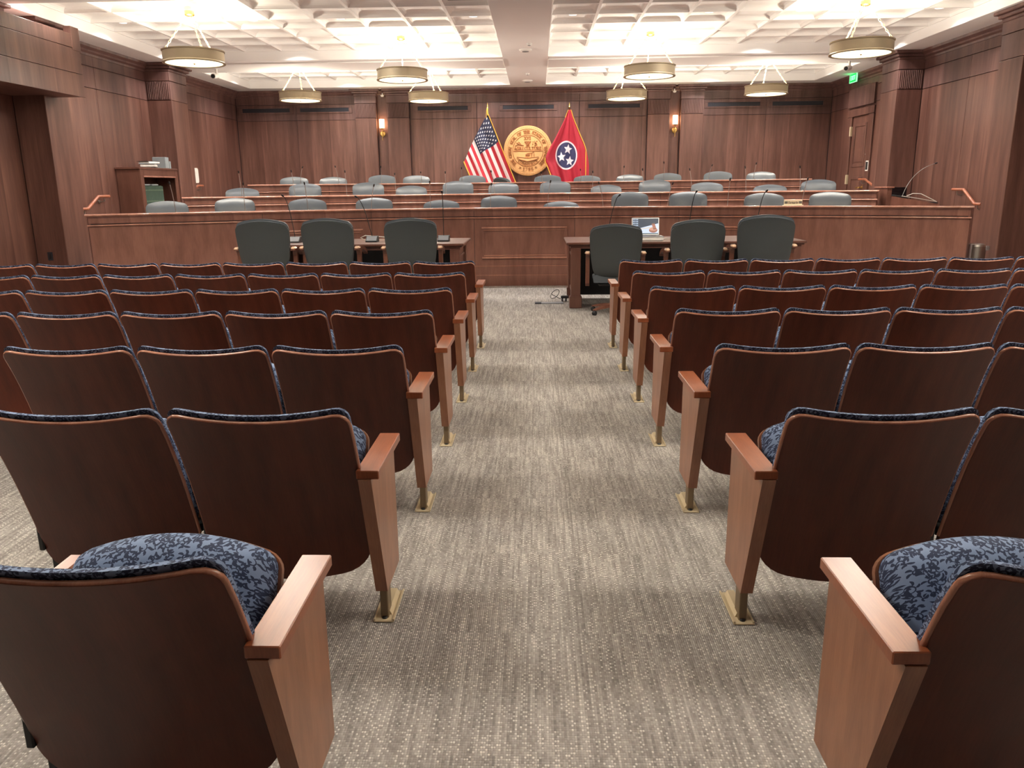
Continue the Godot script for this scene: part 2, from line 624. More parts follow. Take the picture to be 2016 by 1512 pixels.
	mat("book_band", c8(104, 122, 100), 0.6)
	textured(mat("stripes", c8(255, 255, 255), 0.7), stripes_cloth(), Vector3.ONE, false, false)
	textured(mat("state_red", c8(255, 255, 255), 0.65), state_cloth(), Vector3.ONE, false, false)
	var glow := func(called: String, c: Color, e: float) -> void:
		var m := mat(called, c, 0.6)
		m.emission_enabled = true; m.emission = c; m.emission_energy_multiplier = e
	glow.call("lamp_glass", c8(255, 246, 206), 1.5)
	glow.call("sconce_glass", c8(255, 240, 200), 1.6)
	glow.call("downlight_glow", c8(244, 248, 255), 1.4)
	glow.call("exit_green", c8(10, 176, 84), 0.75)
	glow.call("exit_letter", c8(150, 240, 180), 0.9)
	var scr := mat("screen", c8(12, 12, 14), 0.3)
	scr.emission_enabled = true; scr.emission = Color.WHITE; scr.emission_texture = laptop_picture()
	scr.emission_operator = BaseMaterial3D.EMISSION_OP_MULTIPLY; scr.emission_energy_multiplier = 0.85

# ------------------------------------------------------------------ the room
func _ready() -> void:
	# camera
	var r0 := Vector3(cos(YAW), 0, -sin(YAW))
	var f0 := Vector3(-sin(YAW), 0, -cos(YAW))
	var f1 := f0 * cos(PITCH) - Vector3.UP * sin(PITCH)
	var u1 := Vector3.UP * cos(PITCH) + f0 * sin(PITCH)
	cam_basis = Basis(r0 * cos(ROLL) + u1 * sin(ROLL), u1 * cos(ROLL) - r0 * sin(ROLL), -f1)
	var cam := Camera3D.new()
	cam.name = "camera"
	cam.transform = Transform3D(cam_basis, Vector3(0, EYE, 0))
	cam.fov = rad_to_deg(2.0 * atan(756.0 / FOCAL))
	cam.near = 0.05; cam.far = 80
	add_child(cam)
	cam.current = true
	# air, exposure: a closed room, lit by its lamps and unseen added ones
	var env := Environment.new()
	env.background_mode = Environment.BG_COLOR
	env.background_color = Color(0, 0, 0)
	env.tonemap_mode = Environment.TONE_MAPPER_LINEAR
	env.tonemap_exposure = 1.35
	env.sdfgi_enabled = true; env.ssao_enabled = true; env.ssil_enabled = true
	var we := WorldEnvironment.new()
	we.name = "surroundings"
	we.environment = env
	add_child(we)
	rng.seed = 4
	make_materials()
	build_floor()
	build_ceiling()
	build_side_wall(-1)
	build_side_wall(1)
	build_back_wall()
	build_rear_wall()
	build_door()
	build_pendants()
	build_sconces()
	build_seats()
	build_dais()
	build_tables()
	build_chairs()
	build_microphones()
	build_seal()
	build_flags()
	build_left_corner()
	build_right_corner()
	build_small_things()

func build_floor() -> void:
	var b := MB.new()
	b.box(Vector3(-0.165, -0.1, -(REAR + BACK) / 2), Vector3(15.2, 0.18, BACK - REAR + 1.0))
	var f := struct(obj("floor", b, M.plaster_beam)) as MeshInstance3D
	var c := MB.new()
	var x0 := LEFT_WALL - 0.05
	var x1 := RIGHT_WALL + 0.05
	var p := [Vector3(x0, 0, -REAR), Vector3(x1, 0, -REAR), Vector3(x1, 0, -BACK), Vector3(x0, 0, -BACK)]
	var uv := []
	for q in p:
		uv.append(Vector2(q.x, q.z) / 1.22)
	c.tri(p[0], p[1], p[2], Vector3.UP, Vector3.UP, Vector3.UP, uv[0], uv[1], uv[2])
	c.tri(p[0], p[2], p[3], Vector3.UP, Vector3.UP, Vector3.UP, uv[0], uv[2], uv[3])
	for q in [[0, 1], [1, 2], [2, 3], [3, 0]]:      # the carpet's thickness
		c.quad(p[q[0]], p[q[1]], p[q[1]] + Vector3(0, -0.012, 0), p[q[0]] + Vector3(0, -0.012, 0), p[q[0]] + p[q[1]] - p[2] - p[0])
	obj("carpet", c, M.carpet, f)
	# the three tiers of the dais
	var tiers := [[12.4, 11.7, -6.1, 5.65, 12.9, 0.0, 0.3], [14.9, 14.2, -6.0, 5.6, 16.4, 0.3, 0.5], [17.3, 16.6, -5.85, 5.4, 17.0, 0.5, 0.7]]
	for k in 3:
		var q: Array = tiers[k]
		var poly := PackedVector2Array([Vector2(x0, BACK), Vector2(x0, q[4]), Vector2(q[2], q[4])])
		for i in 25:
			var x := lerpf(q[2], q[3], i / 24.0)
			poly.append(Vector2(x, q[0] - q[1] + sqrt(q[1] * q[1] - (x - MIDX) * (x - MIDX)) + 0.03))
		poly.append_array([Vector2(q[3], q[4]), Vector2(x1, q[4]), Vector2(x1, BACK)])
		var m := MB.new()
		m.prism(poly, Vector3(0, q[5], 0), Vector3.RIGHT, Vector3.FORWARD, Vector3(0, q[6] - q[5], 0))
		struct(obj("floor", m, M.tier_carpet))

func ring_coffer(w: float, d: float) -> ArrayMesh:
	var m := MB.new()
	var prof := [Vector2(0, 0), Vector2(0.022, 0), Vector2(0.026, 0.016), Vector2(0.04, 0.04), Vector2(0.066, 0.058), Vector2(0.1, 0.068), Vector2(0.125, 0.07)]
	for i in prof.size() - 1:
		var a: Vector2 = prof[i]
		var b: Vector2 = prof[i + 1]
		var ca := [Vector3(-w / 2 + a.x, a.y, -d / 2 + a.x), Vector3(w / 2 - a.x, a.y, -d / 2 + a.x), Vector3(w / 2 - a.x, a.y, d / 2 - a.x), Vector3(-w / 2 + a.x, a.y, d / 2 - a.x)]
		var cb := [Vector3(-w / 2 + b.x, b.y, -d / 2 + b.x), Vector3(w / 2 - b.x, b.y, -d / 2 + b.x), Vector3(w / 2 - b.x, b.y, d / 2 - b.x), Vector3(-w / 2 + b.x, b.y, d / 2 - b.x)]
		for k in 4:
			m.quad(ca[k], ca[(k + 1) % 4], cb[(k + 1) % 4], cb[k], Vector3(-ca[k].x - ca[(k + 1) % 4].x, -0.7, -ca[k].z - ca[(k + 1) % 4].z))
	var e: Vector2 = prof[-1]
	m.quad(Vector3(-w / 2 + e.x, e.y, -d / 2 + e.x), Vector3(w / 2 - e.x, e.y, -d / 2 + e.x), Vector3(w / 2 - e.x, e.y, d / 2 - e.x), Vector3(-w / 2 + e.x, e.y, d / 2 - e.x), Vector3.DOWN)
	m.box(Vector3(0, 0.11, 0), Vector3(w, 0.06, d))
	return m.mesh()

func build_ceiling() -> void:
	var c := struct(obj("ceiling", span(LEFT_WALL - 0.3, RIGHT_WALL + 0.3, 4.2, 4.4, REAR - 0.3, BACK + 0.4), M.plaster)) as MeshInstance3D
	var part := func(called: String, x0: float, x1: float, d0: float, d1: float, y := SOFFIT) -> void:
		obj(called, span(x0, x1, y, 4.21, d0, d1, 0.006), M.plaster_beam, c)
	part.call("soffit", LEFT_WALL - 0.2, -6.69, REAR, BACK + 0.3)
	part.call("soffit", 6.31, RIGHT_WALL + 0.2, REAR, BACK + 0.3)
	part.call("soffit", -6.69, 6.31, 19.27, BACK + 0.3)
	part.call("beam", -0.63, 0.2, REAR, 19.27)
	for x in [[-6.69, -0.63], [0.2, 6.31]]:
		part.call("beam", x[0], x[1], 15.27, 16.65)
		part.call("beam", x[0], x[1], 9.1, 10.5)
		obj("beam_moulding", span(x[0], x[1], SOFFIT - 0.022, SOFFIT, 15.5, 16.42, 0.008), M.plaster, c)
		obj("beam_moulding", span(x[0], x[1], SOFFIT - 0.022, SOFFIT, 9.33, 10.27, 0.008), M.plaster, c)
		part.call("ceiling_panel", x[0], x[1], REAR, 9.1, CEIL)
	var fields := [[-6.69, -0.63, 9], [0.2, 6.31, 9]]
	var rows := [[10.5, 15.27, 7], [16.65, 19.27, 4]]
	for f in fields:
		for r in rows:
			var w: float = (f[1] - f[0]) / f[2]
			var d: float = (r[1] - r[0]) / r[2]
			var m := ring_coffer(w, d)
			for i in f[2]:
				for j in r[2]:
					var o := obj("coffer", m, M.plaster, c)
					o.position = Vector3(f[0] + (i + 0.5) * w, CEIL, -(r[0] + (j + 0.5) * d))
	# slotted air grille in one coffer
	obj("vent", span(-0.99 - 0.24, -0.99 + 0.24, 4.008, 4.018, 11.62, 11.78), M.vent_dark, c)
	# recessed downlights that show, each in the middle of a coffer
	var spots := [[-2.99, 12.89], [-0.967, 12.89], [-0.967, 14.93], [-4.34, 14.93], [-6.36, 12.89], [-6.36, 14.93], [-4.34, 12.89], [0.54, 12.89], [0.54, 14.93], [2.58, 12.89], [3.94, 14.93], [3.94, 12.89], [5.97, 14.93], [5.97, 12.89], [-2.3, 17.63], [-6.3, 18.3], [1.9, 17.63], [5.9, 18.3], [-6.36, 10.84], [-4.34, 18.94], [3.9, 18.94], [-0.967, 18.94], [0.54, 18.94]]
	var ring := MB.new()
	ring.lathe(PackedVector2Array([Vector2(0.062, 0.0), Vector2(0.064, -0.006), Vector2(0.085, -0.008), Vector2(0.09, 0.0)]), 24)
	var glass := MB.new()
	glass.lathe(PackedVector2Array([Vector2(0.0, -0.003), Vector2(0.064, -0.003)]), 24)
	glass.lathe(PackedVector2Array([Vector2(0.064, 0.002), Vector2(0.0, 0.002)]), 24)
	var rm := ring.mesh()
	var gm := glass.mesh()
	for i in spots.size():
		var s: Array = spots[i]
		var where := Vector3(s[0], 4.018, -s[1])
		var ordinal := "by the bulkhead" if s[1] < 11.0 else "nearer to the witness tables" if s[1] < 14 else ("before the cross beam" if s[1] < 15.2 else "over the rear desks")
		var t := thing("downlight", "round recessed ceiling downlight %s, %s" % [ordinal, across(s[0])], "downlight", where, 0, "recessed downlights in the coffers")
		obj("trim_ring", rm, M.white_plastic, t)
		obj("lens", gm, M.downlight_glow, t)
		spot("beam_light", t, Vector3(0, -0.02, 0), SPOT, c8(255, 250, 244), 70, 0.04)

func across(x: float) -> String:
	if absf(x - MIDX) < 1.4:
		return "just left of the central beam" if x < MIDX else "just right of the central beam"
	var side := "left" if x < MIDX else "right"
	var far := absf(x - MIDX)
	return "beside the %s wall" % side if far > 5.6 else ("midway across the %s half" % side if far > 3.5 else "one third across the %s half" % side)

func crown(parent: Node, a: Vector3, b: Vector3, out: Vector3, ext := 0.0) -> void:
	var p := PackedVector2Array([Vector2(-0.02, 3.63), Vector2(0.015, 3.63), Vector2(0.02, 3.665), Vector2(0.05, 3.69), Vector2(0.06, 3.715), Vector2(0.10, 3.75), Vector2(0.105, 3.79), Vector2(-0.02, 3.79)])
	var d := (b - a).normalized()
	var m := MB.new()
	m.prism(p, a - d * ext, out, Vector3.UP, b - a + d * ext * 2.0)
	obj("crown_moulding", m, M.hazy_frieze_wood, parent)

func pilaster(parent: Node, x0: float, x1: float, d0: float, d1: float, flute_front: bool, flutes := 13) -> void:
	var p := Node3D.new()
	p.name = "pilaster"
	parent.add_child(p, true)
	obj("shaft", span(x0, x1, 0.0, 3.135, d0, d1, 0.006), M.wall_wood, p)
	obj("base_block", span(x0 - 0.015, x1 + 0.015, 0.0, 0.14, d0 - 0.015, d1 + 0.015, 0.008), M.wall_wood, p)
	obj("frieze_block", span(x0, x1, 3.14, 3.47, d0, d1, 0.004), M.hazy_frieze_wood, p)
	obj("cap_block", span(x0 - 0.008, x1 + 0.008, 3.476, 3.64, d0 - 0.008, d1 + 0.008, 0.004), M.hazy_frieze_wood, p)
	if flute_front:
		var m := MB.new()
		var w := (x1 - x0 - 0.03) / flutes
		for i in flutes:
			m.box(Vector3(x0 + 0.015 + (i + 0.5) * w, 3.305, -(d0 - 0.004)), Vector3(w * 0.55, 0.31, 0.016), 0.004)
		obj("fluting", m, M.hazy_frieze_wood, p)
	for st in [[3.64, 0.02, 3.69], [3.69, 0.06, 3.74], [3.74, 0.105, 3.79]]:
		obj("crown_step", span(x0 - st[1], x1 + st[1], st[0], st[2], d0 - st[1], d1 + st[1], 0.01), M.hazy_frieze_wood, p)

func build_side_wall(s: int) -> void:
	var left := s < 0
	var x := LEFT_WALL if left else RIGHT_WALL
	var w := struct(obj("wall_left" if left else "wall_right", span(x + s * 0.022, x + s * 0.25, -0.1, 4.3, REAR - 0.2, BACK + 0.3), M.vent_dark)) as MeshInstance3D
	var cuts := [[-4.0, -1.6], [-1.6, 0.8], [0.8, 3.2], [3.2, 5.6], [5.6, 8.2], [8.2, 11.3], [11.9, 13.52], [13.52, 15.3], [16.0, 17.9], [17.9, 19.78]] if left else [[-4.0, -1.6], [-1.6, 0.8], [0.8, 3.2], [3.2, 5.6], [5.6, 8.2], [8.2, 11.42], [12.02, 13.66], [13.66, 15.25], [15.95, 17.22], [18.66, 19.78]]
	for c in cuts:
		obj("panel", span(x, x + s * 0.02, 0.12, 3.13, c[0] + 0.004, c[1] - 0.004, 0.003), M.wall_wood, w)
		obj("frieze_panel", span(x, x + s * 0.02, 3.138, 3.468, c[0] + 0.004, c[1] - 0.004, 0.003), M.hazy_frieze_wood, w)
		obj("top_panel", span(x, x + s * 0.02, 3.476, 3.64, c[0], c[1], 0.003), M.hazy_frieze_wood, w)
		obj("skirting", span(x - s * 0.012, x + s * 0.02, 0.0, 0.115, c[0], c[1], 0.004), M.wall_wood, w)
	if not left:
		obj("over_door_panel", span(x, x + s * 0.02, 2.905, 3.64, 17.22, 18.66, 0.003), M.hazy_frieze_wood, w)
	var inn := x - s * 0.45
	for d in ([[11.3, 11.88], [15.28, 16.0]] if left else [[11.44, 12.02], [15.26, 15.95]]):
		pilaster(w, minf(x, inn), maxf(x, inn), d[0], d[1], true)
	crown(w, Vector3(x, 0, -REAR), Vector3(x, 0, -BACK), Vector3(-s, 0, 0))
	if left:
		# boxed-out bulkhead along the left wall, its face in three boards
		var bx := -6.4
		var b := Node3D.new()
		b.name = "bulkhead"
		w.add_child(b, true)
		obj("case", span(bx - 0.025, LEFT_WALL, 2.80, 3.58, 4.0, 11.6, 0.003), M.wall_wood, b)
		for y in [[2.795, 3.095], [3.102, 3.425], [3.432, 3.61]]:
			obj("board", span(bx - 0.02, bx, y[0], y[1], 4.0, 11.63, 0.002), M.wall_wood, b)
		obj("end_post", span(bx - 0.10, bx + 0.004, 3.4, 3.71, 11.46, 11.66, 0.003), M.wall_wood, b)
		for st in [[3.62, 0.0, 3.70], [3.70, 0.06, 3.75], [3.75, 0.12, 3.79]]:
			obj("cornice_block", span(-6.74 + st[1], LEFT_WALL, st[0], st[2], 7.5, 10.46 + st[1], 0.008), M.hazy_frieze_wood, b)

func build_back_wall() -> void:
	var w := struct(obj("wall_back", span(LEFT_WALL - 0.25, RIGHT_WALL + 0.25, -0.1, 4.3, BACK + 0.022, BACK + 0.3), M.vent_dark)) as MeshInstance3D
	var fields := [[-7.25, -5.8], [-5.8, -4.36], [-3.05, -1.45], [-1.445, 1.0], [1.005, 2.6], [3.92, 5.4], [5.4, 6.92]]
	for f in fields:
		obj("panel", span(f[0] + 0.003, f[1] - 0.003, 0.7, 3.108, BACK, BACK + 0.02, 0.002), M.wall_wood, w)
		obj("frieze_panel", span(f[0] + 0.003, f[1] - 0.003, 3.115, 3.468, BACK, BACK + 0.02, 0.002), M.hazy_frieze_wood, w)
		obj("top_panel", span(f[0], f[1], 3.475, 3.64, BACK, BACK + 0.02, 0.002), M.hazy_frieze_wood, w)
	for x in [[-3.83, -3.60], [3.14, 3.37]]:
		obj("recess_strip", span(x[0], x[1], 0.7, 3.64, BACK + 0.002, BACK + 0.021, 0.002), M.wall_wood, w)
	for x in [[-4.35, -3.845], [-3.585, -3.06], [2.61, 3.125], [3.385, 3.91]]:
		pilaster(w, x[0], x[1], BACK - 0.11, BACK + 0.02, true, 17)
	crown(w, Vector3(LEFT_WALL, 0, -BACK), Vector3(RIGHT_WALL, 0, -BACK), Vector3(0, 0, 1))
	for x in [[-7.1, -5.95], [-5.7, -4.52], [-2.86, -1.66], [-0.82, 0.39], [1.21, 2.43], [4.03, 5.25], [5.54, 6.72]]:
		var v := Node3D.new()
		v.name = "vent"
		w.add_child(v, true)
		obj("slot", span(x[0], x[1], 3.305, 3.395, BACK - 0.004, BACK + 0.01), M.vent_dark, v)
		for e in [[x[0] - 0.08, x[1] + 0.08, 3.395, 3.43], [x[0] - 0.08, x[1] + 0.08, 3.27, 3.305], [x[0] - 0.08, x[0], 3.305, 3.395], [x[1], x[1] + 0.08, 3.305, 3.395]]:
			obj("frame", span(e[0], e[1], e[2], e[3], BACK - 0.014, BACK + 0.005, 0.003), M.hazy_frieze_wood, v)

func build_rear_wall() -> void:
	struct(obj("wall_rear", span(LEFT_WALL - 0.25, RIGHT_WALL + 0.25, -0.1, 4.3, REAR - 0.25, REAR), M.wall_wood))

func build_door() -> void:
	var x := RIGHT_WALL
	var d := struct(obj("door_1", span(x + 0.0, x + 0.02, 0.705, 2.9, 17.46, 18.36, 0.002), M.wall_wood)) as MeshInstance3D
	for c in [[17.22, 17.45], [18.37, 18.64]]:
		obj("frame", span(x - 0.035, x + 0.02, 0.7, 2.905, c[0], c[1], 0.006), M.wall_wood, d)
	obj("frame", span(x - 0.035, x + 0.02, 2.91, 3.06, 17.22, 18.64, 0.006), M.wall_wood, d)
	obj("head_board", span(x - 0.05, x + 0.02, 3.1, 3.5, 17.24, 18.62, 0.006), M.hazy_frieze_wood, d)
	for y in [[0.95, 1.65], [1.85, 2.75]]:
		for c in [[17.58, 17.64], [18.18, 18.24]]:
			obj("panel_moulding", span(x - 0.014, x + 0.002, y[0], y[1], c[0], c[1], 0.005), M.wall_wood, d)
		for yy in [[y[0], y[0] + 0.06], [y[1] - 0.06, y[1]]]:
			obj("panel_moulding", span(x - 0.014, x + 0.002, yy[0], yy[1], 17.64, 18.18, 0.005), M.wall_wood, d)
		obj("door_panel", span(x - 0.008, x + 0.002, y[0] + 0.1, y[1] - 0.1, 17.7, 18.12, 0.006), M.wall_wood, d)
	for y in [2.62, 1.6]:
		obj("hinge", span(x - 0.05, x - 0.003, y - 0.11, y + 0.09, 18.36, 18.42, 0.004), M.plate_metal, d)
	var h := MB.new()
	h.tube(PackedVector3Array([Vector3(x, 1.42, -17.55), Vector3(x - 0.07, 1.42, -17.55), Vector3(x - 0.075, 1.42, -17.57), Vector3(x - 0.075, 1.41, -17.70)]), 0.014, 8)
	h.lathe(PackedVector2Array([Vector2(0, 0.0), Vector2(0.035, 0.0), Vector2(0.032, 0.012), Vector2(0, 0.012)]), 16, Transform3D(Basis(Vector3(0, 0, 1), PI / 2), Vector3(x, 1.42, -17.55)))
	obj("door_handle", h, M.brass, d)
	var k := MB.new()
	k.lathe(PackedVector2Array([Vector2(0, 0.0), Vector2(0.012, 0.0), Vector2(0.012, 0.01), Vector2(0, 0.012)]), 10, Transform3D(Basis(Vector3(0, 0, 1), PI / 2), Vector3(x, 2.1, -17.52)))
	obj("peephole", k, M.silver, d)

# ------------------------------------------------------------------ lamps
func build_pendants() -> void:
	var drum := MB.new()
	drum.lathe(PackedVector2Array([Vector2(0.388, 0.004), Vector2(0.426, 0.0), Vector2(0.43, 0.012), Vector2(0.42, 0.02), Vector2(0.416, 0.03), Vector2(0.416, 0.15), Vector2(0.426, 0.158), Vector2(0.428, 0.172), Vector2(0.405, 0.175), Vector2(0.402, 0.03), Vector2(0.388, 0.016), Vector2(0.388, 0.004)]), 56)
	var disc := MB.new()
	disc.lathe(PackedVector2Array([Vector2(0, 0.004), Vector2(0.2, 0.005), Vector2(0.388, 0.009)]), 48)
	disc.lathe(PackedVector2Array([Vector2(0.388, 0.016), Vector2(0.0, 0.014)]), 48)
	var dm := drum.mesh()
	var gm := disc.mesh()
	var spec := [[-4.89, 11.87, "left", "front row, beside the left wall"], [-2.26, 14.0, "left", "front row, left of the central beam"], [1.86, 14.0, "right", "front row, right of the central beam"], [4.54, 11.99, "right", "front row, beside the right wall"], [-4.84, 16.9, "left", "rear row, nearest the left wall"], [-2.27, 17.35, "left", "rear row, left of the flags"], [1.86, 17.45, "right", "rear row, right of the flags"], [4.6, 16.95, "right", "rear row, nearest the exit sign"]]
	for s in spec:
		var t := thing("pendant_lamp", "brass drum pendant lamp on chains, %s" % s[3], "lamp", Vector3(s[0], 3.255, -s[1]), 0, "drum pendant lamps")
		obj("drum", dm, M.bronze, t)
		obj("diffuser", gm, M.lamp_glass, t)
		var top: float = CEIL - 3.255
		var cm := MB.new()
		cm.lathe(PackedVector2Array([Vector2(0, top - 0.07), Vector2(0.05, top - 0.066), Vector2(0.068, top - 0.05), Vector2(0.07, top), Vector2(0, top)]), 24)
		cm.lathe(PackedVector2Array([Vector2(0.02, top), Vector2(0.02, top + 0.072), Vector2(0, top + 0.072)]), 12)
		obj("canopy", cm, M.brass, t)
		var fm := MB.new()
		fm.lathe(PackedVector2Array([Vector2(0, -0.012), Vector2(0.01, -0.008), Vector2(0.014, 0.004)]), 12)
		obj("finial", fm, M.brass, t)
		for k in 3:
			var a: float = TAU * k / 3.0 + [0.9, 0.4, 0.55, 0.2, 1.2, 0.75, 0.3, 0.6][spec.find(s)]
			var p0 := Vector3(cos(a) * 0.405, 0.172, sin(a) * 0.405)
			var p1 := Vector3(cos(a) * 0.05, top - 0.06, sin(a) * 0.05)
			var ch := MB.new()
			var links := 13
			for i in links:       # oval links, each turned a quarter against the last
				var q0 := p0.lerp(p1, (i - 0.12) / links)
				var q1 := p0.lerp(p1, (i + 1.12) / links)
				var dir := (q1 - q0).normalized()
				var sd := dir.cross(Vector3.UP).normalized()
				if i % 2 == 1:
					sd = dir.cross(sd)
				var loop := PackedVector3Array()
				for j in 9:
					var th := TAU * j / 8.0
					loop.append((q0 + q1) / 2 + dir * cos(th) * (q1 - q0).length() / 2 + sd * sin(th) * 0.011)
				ch.tube(loop, 0.0042, 5, false)
			obj("chain", ch, M.chain_metal, t)
		lamp_lights(t, 1.0)
	# copies of the lamps added out of view over the seats, for their light
	var src := get_node("pendant_lamp_002")
	for z in [6.7, 2.6]:
		for x in [-4.7, -2.3, 2.9, 5.0]:
			var o := Node3D.new()
			o.name = "pendant_lamp"  # unseen, added to light the seats and aisle
			get_node("ceiling").add_child(o, true)
			o.position = Vector3(x, 3.255, -z)
			for c in src.get_children():
				if c is MeshInstance3D:
					o.add_child(c.duplicate(), true)
			lamp_lights(o, 1.25)

func lamp_lights(t: Node3D, k: float) -> void:
	for i in 2:
		area("down_light", t, Vector3(0, -0.004 - 0.003 * i, 0), LAMP_DOWN * 0.5 * k, c8(255, 247, 234), 0.5)
		t.get_child(t.get_child_count() - 1).rotation_degrees = Vector3(-90, 45.0 * i, 0)
	var ul := OmniLight3D.new()
	ul.name = "up_light"
	t.add_child(ul, true)
	ul.position = Vector3(0, 0.13, 0); ul.light_size = 0.06; ul.light_energy = LAMP_UP * k; ul.light_color = c8(255, 246, 232)
	ul.omni_range = 30; ul.omni_attenuation = 2; ul.shadow_enabled = true

func build_sconces() -> void:
	for s in [[-3.725, "left"], [3.265, "right"]]:
		var t := thing("wall_sconce", "brass wall sconce with lit glass cylinder, %s of the flags" % s[1], "sconce", Vector3(s[0], 2.78, -(BACK - 0.005)), 0, "wall sconces")
		var b := MB.new()
		b.lathe(PackedVector2Array([Vector2(0, 0.0), Vector2(0.066, 0.0), Vector2(0.064, 0.018), Vector2(0.05, 0.026), Vector2(0, 0.028)]), 28, Transform3D(Basis(Vector3.RIGHT, PI / 2), Vector3.ZERO))
		obj("backplate", b, M.brass, t)
		var st := MB.new()
		st.tube(PackedVector3Array([Vector3(0, -0.15, 0.07), Vector3(0, 0.11, 0.07)]), 0.009, 10)
		st.tube(PackedVector3Array([Vector3(0, 0, 0.02), Vector3(0, 0, 0.07)]), 0.012, 10)
		obj("stem", st, M.brass, t)
		var cup := MB.new()
		cup.lathe(PackedVector2Array([Vector2(0.0, 0.10), Vector2(0.045, 0.11), Vector2(0.05, 0.125), Vector2(0.0, 0.125)]), 20, Transform3D(Basis.IDENTITY, Vector3(0, 0, 0.07)))
		obj("cup", cup, M.brass, t)
		var g := MB.new()
		g.lathe(PackedVector2Array([Vector2(0, 0.126), Vector2(0.055, 0.126), Vector2(0.06, 0.14), Vector2(0.062, 0.32), Vector2(0.058, 0.335), Vector2(0, 0.336)]), 24, Transform3D(Basis.IDENTITY, Vector3(0, 0, 0.07)))
		obj("shade", g, M.sconce_glass, t)
		var l := OmniLight3D.new()
		l.name = "sconce_light"
		t.add_child(l, true)
		l.position = Vector3(0, 0.23, 0.07)
		l.light_energy = 0.12; l.light_color = c8(255, 214, 160); l.omni_range = 30; l.omni_attenuation = 2; l.light_size = 0.03; l.shadow_enabled = true

# ------------------------------------------------------------------ auditorium seats
const SEAT_HW := 0.2775
const ORD := ["", "first", "second", "third", "fourth", "fifth", "sixth", "seventh", "eighth", "ninth", "tenth", "eleventh", "twelfth", "thirteenth"]

func back_z(y: float) -> float:
	return table(y, [Vector2(0.20, -0.145), Vector2(0.25, -0.14), Vector2(0.34, -0.12), Vector2(0.48, -0.075), Vector2(0.617, -0.025), Vector2(0.74, 0.03), Vector2(0.867, 0.095), Vector2(0.90, 0.113)])

func back_pt(s: float, t: float, off: float, rise: float, low: float, shrink := 0.0) -> Vector3:
	var hw := SEAT_HW - shrink
	var x := s * hw
	var top := 0.845 + rise - 0.024 * (1.0 - s * s)
	var rc := 0.042
	var e := maxf(0.0, absf(x) - (hw - rc))
	top -= rc - sqrt(maxf(0.0, rc * rc - e * e))
	var rb := 0.09
	var bot := low - 0.035 * (1.0 - s * s)
	e = maxf(0.0, absf(x) - (hw - rb))
	bot += rb * 0.8 - sqrt(maxf(0.0, rb * rb - e * e)) * 0.8
	var y := lerpf(bot, top, t)
	return Vector3(x, y, back_z(y) + 0.036 * (1.0 - s * s) + off)

